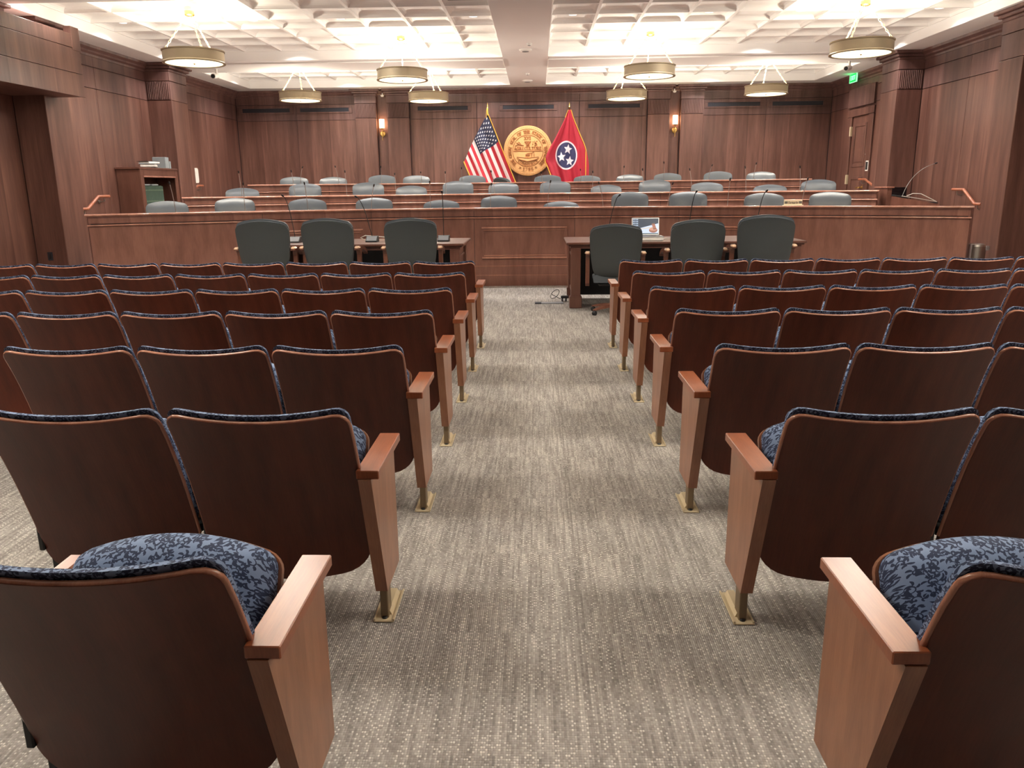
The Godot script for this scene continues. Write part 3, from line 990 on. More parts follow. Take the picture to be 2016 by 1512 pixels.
func fill_seat(t: Node3D, side: float, aisle: bool) -> void:      # side: +1 when the aisle lies to the right
	var us := ends(22)
	var ws := PackedFloat32Array([0, 0.04, 0.12, 0.25, 0.4, 0.55, 0.7, 0.82, 0.92, 0.97, 1.0])
	var b := MB.new()
	b.solid(us, ws, func(s, w): return back_pt(s, w, 0.0, 0.0, 0.235), func(s, w): return back_pt(s, w, -0.019, 0.0, 0.235), Vector2(0.28, 0.62))
	obj("back_board", b, M.seat_wood, t)
	var edge := PackedVector3Array()
	for i in 9:
		edge.append(back_pt(-1.0, 0.12 + 0.88 * i / 8.0, -0.0095, 0.0, 0.235))
	for q in us:
		if absf(q) < 0.9999:
			edge.append(back_pt(q, 1.0, -0.0095, 0.0, 0.235))
	for i in 9:
		edge.append(back_pt(1.0, 1.0 - 0.88 * i / 8.0, -0.0095, 0.0, 0.235))
	var eb := MB.new()
	eb.tube(edge, 0.0075, 8)
	obj("edge_highlight", eb, M.band_highlight_wood, t)  # highlight on the rounded board edge, painted as a paler strip
	var c := MB.new()
	c.solid(us, ws, func(s, w): return back_pt(s, w, -0.036 - 0.05 * (1.0 - pow(absf(s), 5.0)) * (1.0 - pow(absf(2.0 * w - 1.0), 6.0)), 0.023, 0.42, -0.001), func(s, w): return back_pt(s, w, -0.0195, 0.023, 0.42, -0.001), Vector2(0.28, 0.45))
	obj("back_cushion", c, M.blue_fabric, t)
	# the seat, tipped up against the back
	var a := deg_to_rad(25.0)
	var p0 := Vector3(0, 0.37, -0.205)
	var along := Vector3(0, cos(a), -sin(a))
	var nn := Vector3(0, sin(a), cos(a))
	var len := func(s: float) -> float:
		var e := maxf(0.0, absf(s) - 0.84) / 0.16
		return 0.322 + 0.05 * (1.0 - s * s) - 0.03 * (1.0 - sqrt(maxf(0.0, 1.0 - e * e)))
	var ws2 := PackedFloat32Array([0, 0.05, 0.15, 0.35, 0.55, 0.72, 0.84, 0.92, 0.97, 1.0])
	var cu := MB.new()
	cu.solid(us, ws2, func(s, w): return p0 + Vector3(s * 0.238, 0, 0) + along * w * len.call(s) + nn * (0.022 + 0.088 * pow(maxf(0.0, 1.0 - pow(absf(s), 7.0)), 0.6) * pow(maxf(0.0, 1.0 - pow(absf(w * 1.05 - 0.45) / 0.6, 5.0)), 0.55)), func(s, w): return p0 + Vector3(s * 0.238, 0, 0) + along * w * len.call(s), Vector2(0.24, 0.46))
	obj("seat_cushion", cu, M.blue_fabric, t)
	var pan := MB.new()
	pan.solid(us, ws2, func(s, w): return p0 + Vector3(s * 0.247, 0, 0) + along * (w * (len.call(s) + 0.006) - 0.01), func(s, w): return p0 + Vector3(s * 0.247, 0, 0) + along * (w * (len.call(s) + 0.006) - 0.01) - nn * (0.016 + 0.02 * (1.0 - s * s)), Vector2(0.25, 0.45))
	obj("seat_pan", pan, M.panel_wood, t)
	var rod := MB.new()
	rod.box(Vector3(0, 0.36, -0.20), Vector3(0.53, 0.045, 0.05), 0.01)
	obj("hinge_bar", rod, M.black_metal, t)
	# arm shared with the next seat, away from the aisle
	var far := -side * 0.2825
	obj("armrest", boxm(Vector3(far, 0.619, -0.25), Vector3(0.046, 0.028, 0.30), 0.006), M.arm_wood, t)
	var st := MB.new()
	st.box(Vector3(far, 0.45, -0.20), Vector3(0.02, 0.31, 0.16), 0.004)
	st.box(Vector3(far, 0.155, -0.205), Vector3(0.024, 0.31, 0.05), 0.004)
	obj("stanchion", st, M.black_metal, t)
	if not aisle:
		return
	var near := side * 0.310
	var px := near - side * 0.009
	obj("armrest", boxm(Vector3(near, 0.6205, -0.199), Vector3(0.073, 0.029, 0.398), 0.0025), M.arm_wood, t)
	var pm := MB.new()
	pm.prism(PackedVector2Array([Vector2(0.004, 0.606), Vector2(-0.160, 0.128), Vector2(-0.395, 0.128), Vector2(-0.395, 0.606)]), Vector3(px - 0.021, 0, 0), Vector3.BACK, Vector3.UP, Vector3(0.042, 0, 0))
	obj("end_panel", pm, M.panel_wood, t)
	var br := MB.new()
	br.prism(PackedVector2Array([Vector2(-0.035, 0.60), Vector2(-0.165, 0.33), Vector2(-0.26, 0.33), Vector2(-0.22, 0.60)]), Vector3(px - side * 0.027 - 0.008, 0, 0), Vector3.BACK, Vector3.UP, Vector3(0.016, 0, 0))
	obj("bracket", br, M.black_plastic, t)
	obj("post", boxm(Vector3(px, 0.085, -0.218), Vector3(0.028, 0.17, 0.062), 0.003), M.post_metal, t)
	var pl := MB.new()
	pl.box(Vector3(px - side * 0.002, 0.004, -0.278), Vector3(0.074, 0.008, 0.222), 0.003)
	pl.prism(PackedVector2Array([Vector2(-0.022, 0.007), Vector2(0.022, 0.007), Vector2(0.013, 0.026), Vector2(-0.013, 0.026)]), Vector3(px, 0, -0.37), Vector3.RIGHT, Vector3.UP, Vector3(0, 0, 0.16))
	pl.prism(PackedVector2Array([Vector2(-0.037, 0.007), Vector2(-0.031, 0.007), Vector2(-0.031, 0.013), Vector2(-0.037, 0.013)]), Vector3(px, 0, -0.388), Vector3.RIGHT, Vector3.UP, Vector3(0, 0, 0.22))
	pl.prism(PackedVector2Array([Vector2(0.031, 0.007), Vector2(0.037, 0.007), Vector2(0.037, 0.013), Vector2(0.031, 0.013)]), Vector3(px, 0, -0.388), Vector3.RIGHT, Vector3.UP, Vector3(0, 0, 0.22))
	var plate := obj("floor_plate", pl, M.plate_metal, t)
	for z in [-0.188, -0.376]:
		var bo := MB.new()
		bo.lathe(PackedVector2Array([Vector2(0, 0.016), Vector2(0.008, 0.015), Vector2(0.0105, 0.011), Vector2(0.011, 0.007)]), 10, Transform3D(Basis.IDENTITY, Vector3(px, 0, z)))
		obj("bolt", bo, M.black_metal, plate)

func build_seats() -> void:
	var protos := {}
	for side in [1.0, -1.0]:
		var block := "left" if side > 0 else "right"
		for row in range(1, 8):
			for i in range(0, 11):
				var x: float = (-0.5592 - 0.584 * (i + 0.5)) if side > 0 else (0.7285 + 0.584 * (i + 0.5))
				if x - 0.3 < LEFT_WALL + 0.9 or x + 0.3 > RIGHT_WALL - 0.9:
					continue
				var at := Vector3(x, 0, -(1.3516 + (row - 1) * 0.9814))
				var seen_x := project(at + Vector3(side * 0.29, 0.86, 0.08)).x
				if (side > 0 and seen_x < 3) or (side < 0 and seen_x > 2013):
					continue
				var from_front := 8 - row
				var rowname: String = ["", "front", "second", "third", "fourth", "fifth", "sixth", "nearest"][from_front]
				var label := "brown wood aisle seat with end armrest, %s row of the %s block" % [rowname, block] if i == 0 else "tip-up seat with brown wood back, %s from the aisle in the %s row, %s block" % [ORD[i + 1], rowname, block]
				var key := "%s%s" % [block, "aisle" if i == 0 else ""]
				if not protos.has(key):
					protos[key] = thing("auditorium_seat", label, "seat", at, 0, "tip-up seats of the %s block" % block)
					fill_seat(protos[key], side, i == 0)
				else:
					dup(protos[key], at, 0, label)

# ------------------------------------------------------------------ dais
func arc(m: MB, dc: float, rad: float, xa: float, xb: float, o0: float, o1: float, y0: float, y1: float) -> void:
	var ta := asin((xa - MIDX) / rad)
	var tb := asin((xb - MIDX) / rad)
	var n := maxi(2, int(absf(tb - ta) / 0.03))
	var pt := func(th: float, o: float, y: float) -> Vector3: return Vector3(MIDX + (rad + o) * sin(th), y, -((dc - rad) + (rad + o) * cos(th)))
	for i in n:
		var a := lerpf(ta, tb, float(i) / n)
		var b := lerpf(ta, tb, float(i + 1) / n)
		var na := Vector3(-sin(a), 0, cos(a))
		var nb := Vector3(-sin(b), 0, cos(b))
		for f in [[o0, 1.0], [o1, -1.0]]:
			var p: Array = [pt.call(a, f[0], y0), pt.call(b, f[0], y0), pt.call(b, f[0], y1), pt.call(a, f[0], y1)]
			m.tri(p[0], p[1], p[2], na * f[1], nb * f[1], nb * f[1]); m.tri(p[0], p[2], p[3], na * f[1], nb * f[1], na * f[1])
		m.quad(pt.call(a, o0, y1), pt.call(b, o0, y1), pt.call(b, o1, y1), pt.call(a, o1, y1), Vector3.UP)
		m.quad(pt.call(a, o0, y0), pt.call(b, o0, y0), pt.call(b, o1, y0), pt.call(a, o1, y0), Vector3.DOWN)
	for e in [[ta, -1.0], [tb, 1.0]]:
		m.quad(pt.call(e[0], o0, y0), pt.call(e[0], o1, y0), pt.call(e[0], o1, y1), pt.call(e[0], o0, y1), Vector3(e[1], 0, 0))

func dais_desk(label: String, dc: float, rad: float, cuts: Array, base: float, top: float, frames: Array) -> void:
	var t := thing("dais_desk", label, "desk", Vector3(0, base, 0), 0, "curved dais desks")
	var xa: float = cuts[0]
	var xb: float = cuts[-1]
	var h := top - base
	var one := func(called: String, xs: Array, o0: float, o1: float, y0: float, y1: float, m: Material) -> void:
		var b := MB.new()
		arc(b, dc, rad, xs[0], xs[1], o0, o1, y0, y1)
		obj(called, b, m, t)
	one.call("core", [xa + 0.01, xb - 0.01], 0.02, 0.05, 0.0, h - 0.03, M.vent_dark)
	for i in cuts.size() - 1:
		var xs := [cuts[i] + 0.003, cuts[i + 1] - 0.003]
		one.call("front_panel", xs, 0.0, 0.02, 0.0, h - 0.155, M.bench_wood)
		one.call("upper_panel", xs, 0.004, 0.02, h - 0.13, h - 0.03, M.bench_wood)
	one.call("ledge", [xa - 0.015, xb + 0.015], -0.028, 0.03, h - 0.162, h - 0.14, M.edge_highlight_wood)
	one.call("cap", [xa - 0.03, xb + 0.03], -0.035, 0.14, h - 0.028, h, M.edge_highlight_wood)
	one.call("cap_moulding", [xa - 0.015, xb + 0.015], -0.016, 0.02, h - 0.044, h - 0.028, M.bench_wood)
	var nose := func(called: String, x0: float, x1: float, off: float, y: float, r: float) -> void:
		var p := PackedVector3Array()
		for i in 49:
			var th := lerpf(asin((x0 - MIDX) / rad), asin((x1 - MIDX) / rad), i / 48.0)
			p.append(Vector3(MIDX + (rad + off) * sin(th), y, -((dc - rad) + (rad + off) * cos(th))))
		var b := MB.new()
		b.tube(p, r, 14)
		obj(called, b, M.nosing_highlight_wood, t)
	nose.call("nosing", xa - 0.03, xb + 0.03, -0.035, h - 0.014, 0.0145)
	nose.call("nosing", xa - 0.015, xb + 0.015, -0.028, h - 0.151, 0.0115)
	if base < 0.1:
		nose.call("bead", xa, xb, -0.012, 0.308, 0.005)
		nose.call("bead", xa, xb, -0.022, 0.1665, 0.004)
	for f in frames:
		for q in [[0.91 - 0.015, 0.015], [0.42 + 0.016, 0.016], [0.91 - 0.05, 0.009], [0.42 + 0.05, 0.009]]:
			nose.call("frame_bead", f[0] + 0.004, f[1] - 0.004, -0.026 if q[1] > 0.01 else -0.014, q[0], q[1])
	one.call("worktop", [xa, xb], 0.05, 0.72, h - 0.19, h - 0.155, M.desk_wood)
	if base < 0.1:
		one.call("baseboard", [xa, xb], -0.028, 0.0, 0.0, 0.165, M.bench_wood)
		one.call("baseboard", [xa, xb], -0.016, 0.0, 0.168, 0.305, M.bench_wood)
	for f in frames:
		var y0 := 0.42
		var y1 := 0.91
		for q in [[f[0], f[1], y1 - 0.035, y1, 0.03], [f[0], f[1], y0, y0 + 0.035, 0.03], [f[0], f[0] + 0.035, y0 + 0.035, y1 - 0.035, 0.03], [f[1] - 0.035, f[1], y0 + 0.035, y1 - 0.035, 0.03], [f[0] + 0.035, f[1] - 0.035, y1 - 0.055, y1 - 0.035, 0.016], [f[0] + 0.035, f[1] - 0.035, y0 + 0.035, y0 + 0.055, 0.016], [f[0] + 0.035, f[0] + 0.055, y0 + 0.055, y1 - 0.055, 0.016], [f[1] - 0.055, f[1] - 0.035, y0 + 0.055, y1 - 0.055, 0.016]]:
			one.call("raised_moulding", [q[0], q[1]], -q[4], 0.002, q[2], q[3], M.bench_wood)
	for x in [xa, xb]:
		var s := -1.0 if x == xa else 1.0
		var d := dc - rad + sqrt(rad * rad - (x - MIDX) * (x - MIDX))
		var turn := -asin((x - MIDX) / rad)
		var m := MB.new()
		m.box(Vector3(0, (h - 0.03) / 2, -0.37), Vector3(0.03, h - 0.03, 0.70), 0.004)
		var e := obj("end_panel", m, M.bench_wood, t)
		e.position = Vector3(x - s * 0.015, 0, -d); e.rotation.y = turn

func build_dais() -> void:
	dais_desk("long front dais desk with a framed centre panel and carpet before it", 12.4, 11.7, [-6.148, -4.06, -2.53, -0.98, 0.57, 2.12, 3.63, 5.694], 0.0, 1.2, [[-3.9, -2.66], [-0.87, 0.455], [2.26, 3.5]])
	dais_desk("curved middle dais desk, between the front and rear dais desks", 14.9, 14.2, [-6.048, -4.3, -2.65, -1.03, 0.59, 2.22, 3.9, 5.626], 0.3, 1.393, [])
	dais_desk("shortest and highest dais desk at the back, before the flags", 17.3, 16.6, [-5.852, -4.34, -2.7, -1.05, 0.6, 2.3, 4.05, 5.406], 0.5, 1.605, [])

# ------------------------------------------------------------------ witness tables
func witness_table(x0: float, x1: float, label: String) -> void:
	var t := thing("witness_table", label, "table", Vector3((x0 + x1) / 2, 0, -10.5), 0, "witness tables")
	var w := x1 - x0
	var part := func(called: String, xa: float, xb: float, ya: float, yb: float, za: float, zb: float, m: Material, bev := 0.004) -> void:
		obj(called, boxm(Vector3((xa + xb) / 2, (ya + yb) / 2, (za + zb) / 2), Vector3(xb - xa, yb - ya, zb - za), bev), m, t)
	part.call("tabletop", -w / 2, w / 2, 0.795, 0.825, -0.58, 0.56, M.table_wood, 0.008)
	part.call("apron", -w / 2 + 0.05, w / 2 - 0.05, 0.745, 0.795, -0.53, 0.51, M.table_wood)
	part.call("apron", -w / 2 + 0.025, w / 2 - 0.025, 0.775, 0.797, -0.555, 0.535, M.table_wood, 0.006)
	for s in [-1.0, 1.0]:
		var xm: float = s * (w / 2 - 0.12)
		for z in [0.47, -0.47]:
			part.call("leg", xm - 0.06, xm + 0.06, 0.14, 0.75, z - 0.06, z + 0.06, M.table_wood)
			part.call("plinth", xm - 0.078, xm + 0.078, 0.0, 0.15, z - 0.078, z + 0.078, M.table_wood, 0.008)
		part.call("end_panel", xm + s * 0.015 - 0.012, xm + s * 0.015 + 0.012, 0.02, 0.75, -0.42, 0.42, M.table_wood)
		for q in [[0.16, 0.19], [0.62, 0.65]]:
			part.call("end_moulding", xm + s * 0.03 - 0.014, xm + s * 0.03 + 0.014, q[0], q[1], -0.38, 0.38, M.table_wood)
	part.call("modesty_panel", -w / 2 + 0.2, w / 2 - 0.2, 0.05, 0.75, -0.42, -0.38, M.black_plastic)

func build_tables() -> void:
	witness_table(-3.42, -0.925, "dark wood witness table with three square-based microphones, left of the aisle")
	witness_table(0.36, 3.32, "dark wood witness table with the open laptop, right of the aisle")

# ------------------------------------------------------------------ swivel chairs
func chair_z(y: float) -> float:
	return table(y, [Vector2(0.40, 0.02), Vector2(0.43, 0.12), Vector2(0.47, 0.19), Vector2(0.53, 0.235), Vector2(0.62, 0.26), Vector2(0.78, 0.275), Vector2(0.95, 0.30), Vector2(1.10, 0.335)])

func chair_pt(s: float, w: float, off: float, rise: float, inset: float, low: float) -> Vector3:
	var top := 1.055 + rise - 0.055 * s * s
	var y0 := lerpf(low, top, w)
	var hw := table(y0, [Vector2(0.4, 0.225), Vector2(0.5, 0.262), Vector2(0.65, 0.285), Vector2(0.9, 0.303), Vector2(1.1, 0.303)]) - inset
	var x := s * hw
	var rc := 0.05
	var e := maxf(0.0, absf(x) - (hw - rc))
	top -= rc - sqrt(maxf(0.0, rc * rc - e * e))
	var rb := 0.1
	e = maxf(0.0, absf(x) - (hw - rb))
	var y := lerpf(low + (rb - sqrt(maxf(0.0, rb * rb - e * e))) * 0.6, top, w)
	return Vector3(x, y, chair_z(y) - 0.05 * s * s + off)

func fill_chair(t: Node3D) -> void:
	var us := ends(18)
	var ws := PackedFloat32Array([0, 0.03, 0.07, 0.12, 0.2, 0.32, 0.46, 0.6, 0.74, 0.86, 0.94, 0.98, 1.0])
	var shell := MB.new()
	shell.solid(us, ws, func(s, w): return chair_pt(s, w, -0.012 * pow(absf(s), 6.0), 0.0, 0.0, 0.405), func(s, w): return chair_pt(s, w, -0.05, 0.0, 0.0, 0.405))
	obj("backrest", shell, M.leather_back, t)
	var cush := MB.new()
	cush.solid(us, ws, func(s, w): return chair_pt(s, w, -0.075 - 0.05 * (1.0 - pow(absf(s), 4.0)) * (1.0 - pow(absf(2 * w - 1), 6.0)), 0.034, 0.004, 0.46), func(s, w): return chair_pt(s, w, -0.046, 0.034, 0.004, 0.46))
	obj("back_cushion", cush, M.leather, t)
	var pipe := PackedVector3Array()
	for i in 25:
		pipe.append(chair_pt(sin(PI / 2 * (i / 12.0 - 1.0)) * 0.97, 1.0, -0.05, 0.006, 0.0, 0.405))
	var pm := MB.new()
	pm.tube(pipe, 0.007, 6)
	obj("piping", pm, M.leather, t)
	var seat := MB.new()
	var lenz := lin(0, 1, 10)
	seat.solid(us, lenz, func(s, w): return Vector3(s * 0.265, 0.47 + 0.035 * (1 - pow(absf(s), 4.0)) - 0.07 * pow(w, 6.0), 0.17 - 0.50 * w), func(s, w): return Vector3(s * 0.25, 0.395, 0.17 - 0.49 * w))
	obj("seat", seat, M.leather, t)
	obj("seat_base", boxm(Vector3(0, 0.375, -0.06), Vector3(0.40, 0.05, 0.38), 0.02), M.black_plastic, t)
	for s in [-1.0, 1.0]:
		var arm := MB.new()
		var poly := PackedVector2Array([Vector2(0.19, 0.725), Vector2(0.195, 0.752), Vector2(0.11, 0.764), Vector2(-0.05, 0.748), Vector2(-0.14, 0.725), Vector2(-0.20, 0.685), Vector2(-0.205, 0.645), Vector2(-0.15, 0.678), Vector2(-0.06, 0.708), Vector2(0.02, 0.718), Vector2(0.05, 0.66), Vector2(0.045, 0.40), Vector2(-0.02, 0.37), Vector2(-0.02, 0.345), Vector2(0.06, 0.345), Vector2(0.09, 0.38), Vector2(0.095, 0.66), Vector2(0.12, 0.715)])
		arm.prism(poly, Vector3(s * 0.326 - 0.024, 0, 0), Vector3.BACK, Vector3.UP, Vector3(0.048, 0, 0))
		obj("armrest", arm, M.chair_wood, t)
		var tip := MB.new()
		tip.box(Vector3(s * 0.328, 0.746, 0.15), Vector3(0.062, 0.036, 0.10), 0.016)
		obj("arm_glint", tip, M.tip_glint, t)  # pale block standing for the reflection on the arm end
	var col := MB.new()
	col.lathe(PackedVector2Array([Vector2(0.03, 0.09), Vector2(0.03, 0.24), Vector2(0.02, 0.245), Vector2(0.02, 0.42), Vector2(0, 0.42)]), 16)
	obj("column", col, M.black_metal, t)
	var leg := MB.new()
	leg.solid(lin(-1, 1, 4), lin(0, 1, 8), func(s, w): return Vector3(s * lerpf(0.032, 0.022, w), 0.125 - 0.05 * w * w - 0.006 * s * s, lerpf(0.02, 0.31, w)), func(s, w): return Vector3(s * lerpf(0.03, 0.02, w), 0.085 - 0.025 * w, lerpf(0.02, 0.31, w)))
	var lm := leg.mesh()
	var wheel := MB.new()
	for q in [-0.013, 0.013]:
		wheel.lathe(PackedVector2Array([Vector2(0, -0.009), Vector2(0.022, -0.009), Vector2(0.0275, -0.004), Vector2(0.0275, 0.004), Vector2(0.022, 0.009), Vector2(0, 0.009)]), 16, Transform3D(Basis(Vector3.BACK, PI / 2), Vector3(q, 0.0275, 0.30)))
	wheel.box(Vector3(0, 0.045, 0.30), Vector3(0.016, 0.04, 0.02), 0.003)
	var wm := wheel.mesh()
	for k in 5:
		var l := obj("leg", lm, M.chair_wood, t)
		l.rotation.y = TAU * k / 5.0 + 0.35
		obj("caster", wm, M.black_plastic, l)

func lift(t: Node3D, dy: float) -> void:
	for c in t.get_children():
		if not (String(c.name).begins_with("leg") or String(c.name).begins_with("column")):
			c.position.y += dy

func build_chairs() -> void:
	var proto: Node3D = null
	var put := func(at: Vector3, turn: float, top: float, label: String, group: String) -> void:
		var t: Node3D = thing("swivel_chair", label, "chair", at, turn, group)
		var src: Node3D = get_meta("chair") if has_meta("chair") else null
		if src == null:
			fill_chair(t)
			set_meta("chair", t.duplicate())
		else:
			for c in src.get_children():
				t.add_child(c.duplicate(), true)
		lift(t, top - 1.077)
	# at the witness tables, backs to the camera
	var tb := [[-3.18, 9.05, 1.168, 0.05], [-2.42, 9.1, 1.168, -0.05], [-1.47, 9.12, 1.16, 0.02], [0.925, 9.25, 1.07, -0.06], [1.80, 9.0, 1.12, 0.03], [2.50, 8.75, 1.175, -0.03]]
	for i in 6:
		var q: Array = tb[i]
		var which: String = ["leftmost", "middle", "nearest the aisle"][i] if i < 3 else ["nearest the aisle", "middle", "rightmost and tallest"][i - 3]
		put.call(Vector3(q[0], 0, -q[1] - 0.30), q[3], q[2], "black leather swivel chair at the %s witness table, %s" % ["left" if i < 3 else "right", which], "black chairs at the witness tables")
	# behind the dais, facing the room: x, height of the top, distance of the back
	var rows := [["front", 0.3, [[-5.70, 1.34, 12.25], [-4.79, 1.37, 12.68], [-3.75, 1.345, 13.06], [-2.70, 1.345, 13.34], [-1.61, 1.295, 13.52], [-0.65, 1.355, 13.59], [0.40, 1.255, 13.58], [1.53, 1.395, 13.46], [2.45, 1.39, 13.28], [3.58, 1.36, 12.95], [4.49, 1.37, 12.60]]],
		["middle", 0.5, [[-5.55, 1.53, 15.07], [-4.45, 1.60, 15.47], [-3.31, 1.61, 15.77], [-2.49, 1.54, 15.92], [-1.58, 1.62, 16.04], [-0.66, 1.58, 16.09], [0.36, 1.60, 16.09], [1.35, 1.52, 16.01], [2.27, 1.605, 15.88], [3.23, 1.545, 15.67], [4.34, 1.49, 15.34], [5.14, 1.57, 15.04]]],
		["rear", 0.7, [[-5.33, 1.76, 17.70], [-4.52, 1.75, 17.94], [-3.48, 1.785, 18.18], [-2.73, 1.77, 18.31], [-1.48, 1.76, 18.40], [-0.89, 1.71, 18.35], [0.24, 1.75, 18.42], [1.12, 1.73, 18.40], [2.07, 1.74, 18.32], [2.89, 1.76, 18.20], [3.95, 1.78, 17.96], [4.82, 1.76, 17.71]]]]
	for r in rows:
		for i in r[2].size():
			var q: Array = r[2][i]
			var face := atan2(q[0] - MIDX, q[2] - 0.7) * 0.8
			var turn: float = PI - face + rng.randf_range(-0.12, 0.12)
			var odd: bool = r[0] == "rear" and i == 5
			if odd:
				turn = -0.9
			var at := Vector3(q[0], r[1], -q[2]) + Basis(Vector3.UP, turn) * Vector3(0, 0, -0.31)
			put.call(at, turn, q[1] - r[1], "black chair turned aside before the striped flag, rear dais row" if odd else "grey leather swivel chair behind the %s dais desk, %s from the left" % [r[0], ORD[i + 1]], "grey chairs behind the dais desks")

# ------------------------------------------------------------------ microphones
func gooseneck(label: String, base: Vector3, bend: Vector3, tip: Vector3, m: Material, group: String, thick := 0.0045) -> Node3D:
	var t := thing("gooseneck_microphone", label, "microphone", base, 0, group)
	var p := PackedVector3Array()
	for i in 15:
		var q := i / 14.0
		p.append(Vector3.ZERO.lerp(bend - base, q).lerp((bend - base).lerp(tip - base, q), q))
	var neck := MB.new()
	neck.tube(p, thick, 6)
	obj("gooseneck", neck, m, t)
	var d := (p[14] - p[12]).normalized()
	var head := MB.new()
	head.tube(PackedVector3Array([p[14] - d * 0.012, p[14] - d * 0.006, p[14] + d * 0.012, p[14] + d * 0.03, p[14] + d * 0.037]), PackedFloat32Array([0.005, 0.010, 0.0125, 0.011, 0.004]), 10)
	obj("capsule", head, M.black_plastic, t)
	return t

func build_microphones() -> void:
	# tip x, tip height, tip distance, base x, base distance
	var sets := [["front", 1.045, [[-5.28, 1.6, 11.51, -5.29, 11.66], [-4.36, 1.58, 11.91, -4.41, 12.04], [-3.52, 1.58, 12.18, -3.53, 12.33], [-2.52, 1.54, 12.43, -2.61, 12.56], [-1.67, 1.58, 12.56, -1.69, 12.71], [-0.72, 1.54, 12.64, -0.75, 12.79], [0.2, 1.57, 12.64, 0.15, 12.79], [0.95, 1.54, 12.59, 1.04, 12.73], [2.05, 1.52, 12.42, 2.0, 12.58], [2.87, 1.57, 12.23, 2.88, 12.37], [3.9, 1.56, 11.89, 3.88, 12.05]]],
		["middle", 1.238, [[-5.27, 1.8, 14.23, -5.29, 14.37], [-4.42, 1.81, 14.52, -4.42, 14.67], [-3.51, 1.8, 14.77, -3.53, 14.92], [-2.63, 1.75, 14.95, -2.65, 15.1], [-1.71, 1.77, 15.08, -1.72, 15.22], [-0.86, 1.78, 15.14, -0.8, 15.29], [0.07, 1.75, 15.15, 0.11, 15.3], [1.02, 1.75, 15.09, 1.03, 15.24], [1.92, 1.78, 14.98, 1.96, 15.13], [2.75, 1.77, 14.83, 2.83, 14.96], [3.68, 1.79, 14.59, 3.75, 14.73], [4.55, 1.78, 14.31, 4.62, 14.44]]],
		["rear", 1.45, [[-4.9, 1.94, 16.88, -5.01, 17.0], [-4.25, 1.95, 17.06, -4.22, 17.22], [-3.33, 1.94, 17.26, -3.35, 17.41], [-2.5, 1.82, 17.4, -2.5, 17.55], [-1.63, 1.9, 17.49, -1.64, 17.64], [0.92, 1.84, 17.51, 0.94, 17.66], [1.84, 1.89, 17.42, 1.85, 17.57], [2.66, 1.96, 17.29, 2.7, 17.44], [3.62, 1.89, 17.09, 3.58, 17.25], [4.47, 1.91, 16.86, 4.46, 17.02]]]]
	var foot := MB.new()
	foot.lathe(PackedVector2Array([Vector2(0, 0.016), Vector2(0.022, 0.014), Vector2(0.028, 0.0), Vector2(0, 0)]), 16)
	var fm := foot.mesh()
	for s in sets:
		for i in s[2].size():
			var q: Array = s[2][i]
			var base := Vector3(q[3], s[1], -q[4])
			var tip := Vector3(q[0], q[1], -q[2])
			var t := gooseneck("thin gooseneck microphone on the %s dais desk, %s from the left" % [s[0], ORD[i + 1]], base, base.lerp(tip, 0.62) + Vector3((base.x - tip.x) * 0.4, 0.03, -0.04), tip, M.mic_grey, "microphones on the dais desks")
			obj("base", fm, M.black_plastic, t)
	# on the witness tables: square desk units with a sloped front
	var tt := [[-3.279, 1.42, -3.185], [-2.326, 1.398, -2.164], [-1.223, 1.444, -1.225], [1.036, 1.383, 0.902], [2.01, 1.418, 1.943], [2.888, 1.417, 2.8]]
	for i in 6:
		var q: Array = tt[i]
		var base := Vector3(q[2], 0.875, -10.42)
		var tip := Vector3(q[0], q[1], -10.34)
		var where: String = ["left table, leftmost", "left table, in the middle", "left table, nearest the aisle", "right table, nearest the aisle", "right table, in the middle", "right table, rightmost"][i]
		var t := gooseneck("black gooseneck microphone on a desk unit, %s" % where, base, Vector3(lerpf(q[2], q[0], 0.62 if i != 2 else 0.1), q[1] - 0.03, -10.44), tip, M.black_plastic, "black microphones on the witness tables", 0.005)
		var u := MB.new()
		u.prism(PackedVector2Array([Vector2(0.10, -0.05), Vector2(0.10, -0.035), Vector2(0.02, 0.025), Vector2(-0.05, 0.025), Vector2(-0.06, -0.05)]), Vector3(-0.075, 0, 0), Vector3.BACK, Vector3.UP, Vector3(0.15, 0, 0))
		obj("desk_unit", u, M.black_plastic, t)
		var f := MB.new()
		f.quad(Vector3(-0.066, -0.029, 0.094), Vector3(0.066, -0.029, 0.094), Vector3(0.066, 0.022, 0.026), Vector3(-0.066, 0.022, 0.026), Vector3(0, 1, 1))
		f.quad(Vector3(-0.066, -0.035, 0.094), Vector3(0.066, -0.035, 0.094), Vector3(0.066, 0.016, 0.026), Vector3(-0.066, 0.016, 0.026), Vector3(0, -1, -1))
		obj("face_plate", f, M.grey_plastic, t)

# ------------------------------------------------------------------ seal and flags
func letter(m: MB, ch: String, at: Vector3, size: float, ang: float, depth := 0.012) -> void:
	var f := SystemFont.new()
	f.font_names = PackedStringArray(["Droid Serif"])
	f.font_weight = 700
	var tm := TextMesh.new()
	tm.text = ch; tm.font = f; tm.font_size = 32; tm.pixel_size = size / 32.0; tm.depth = depth; tm.curve_step = 2.0
	m.add_mesh(tm, Transform3D(Basis(Vector3.BACK, ang), at))

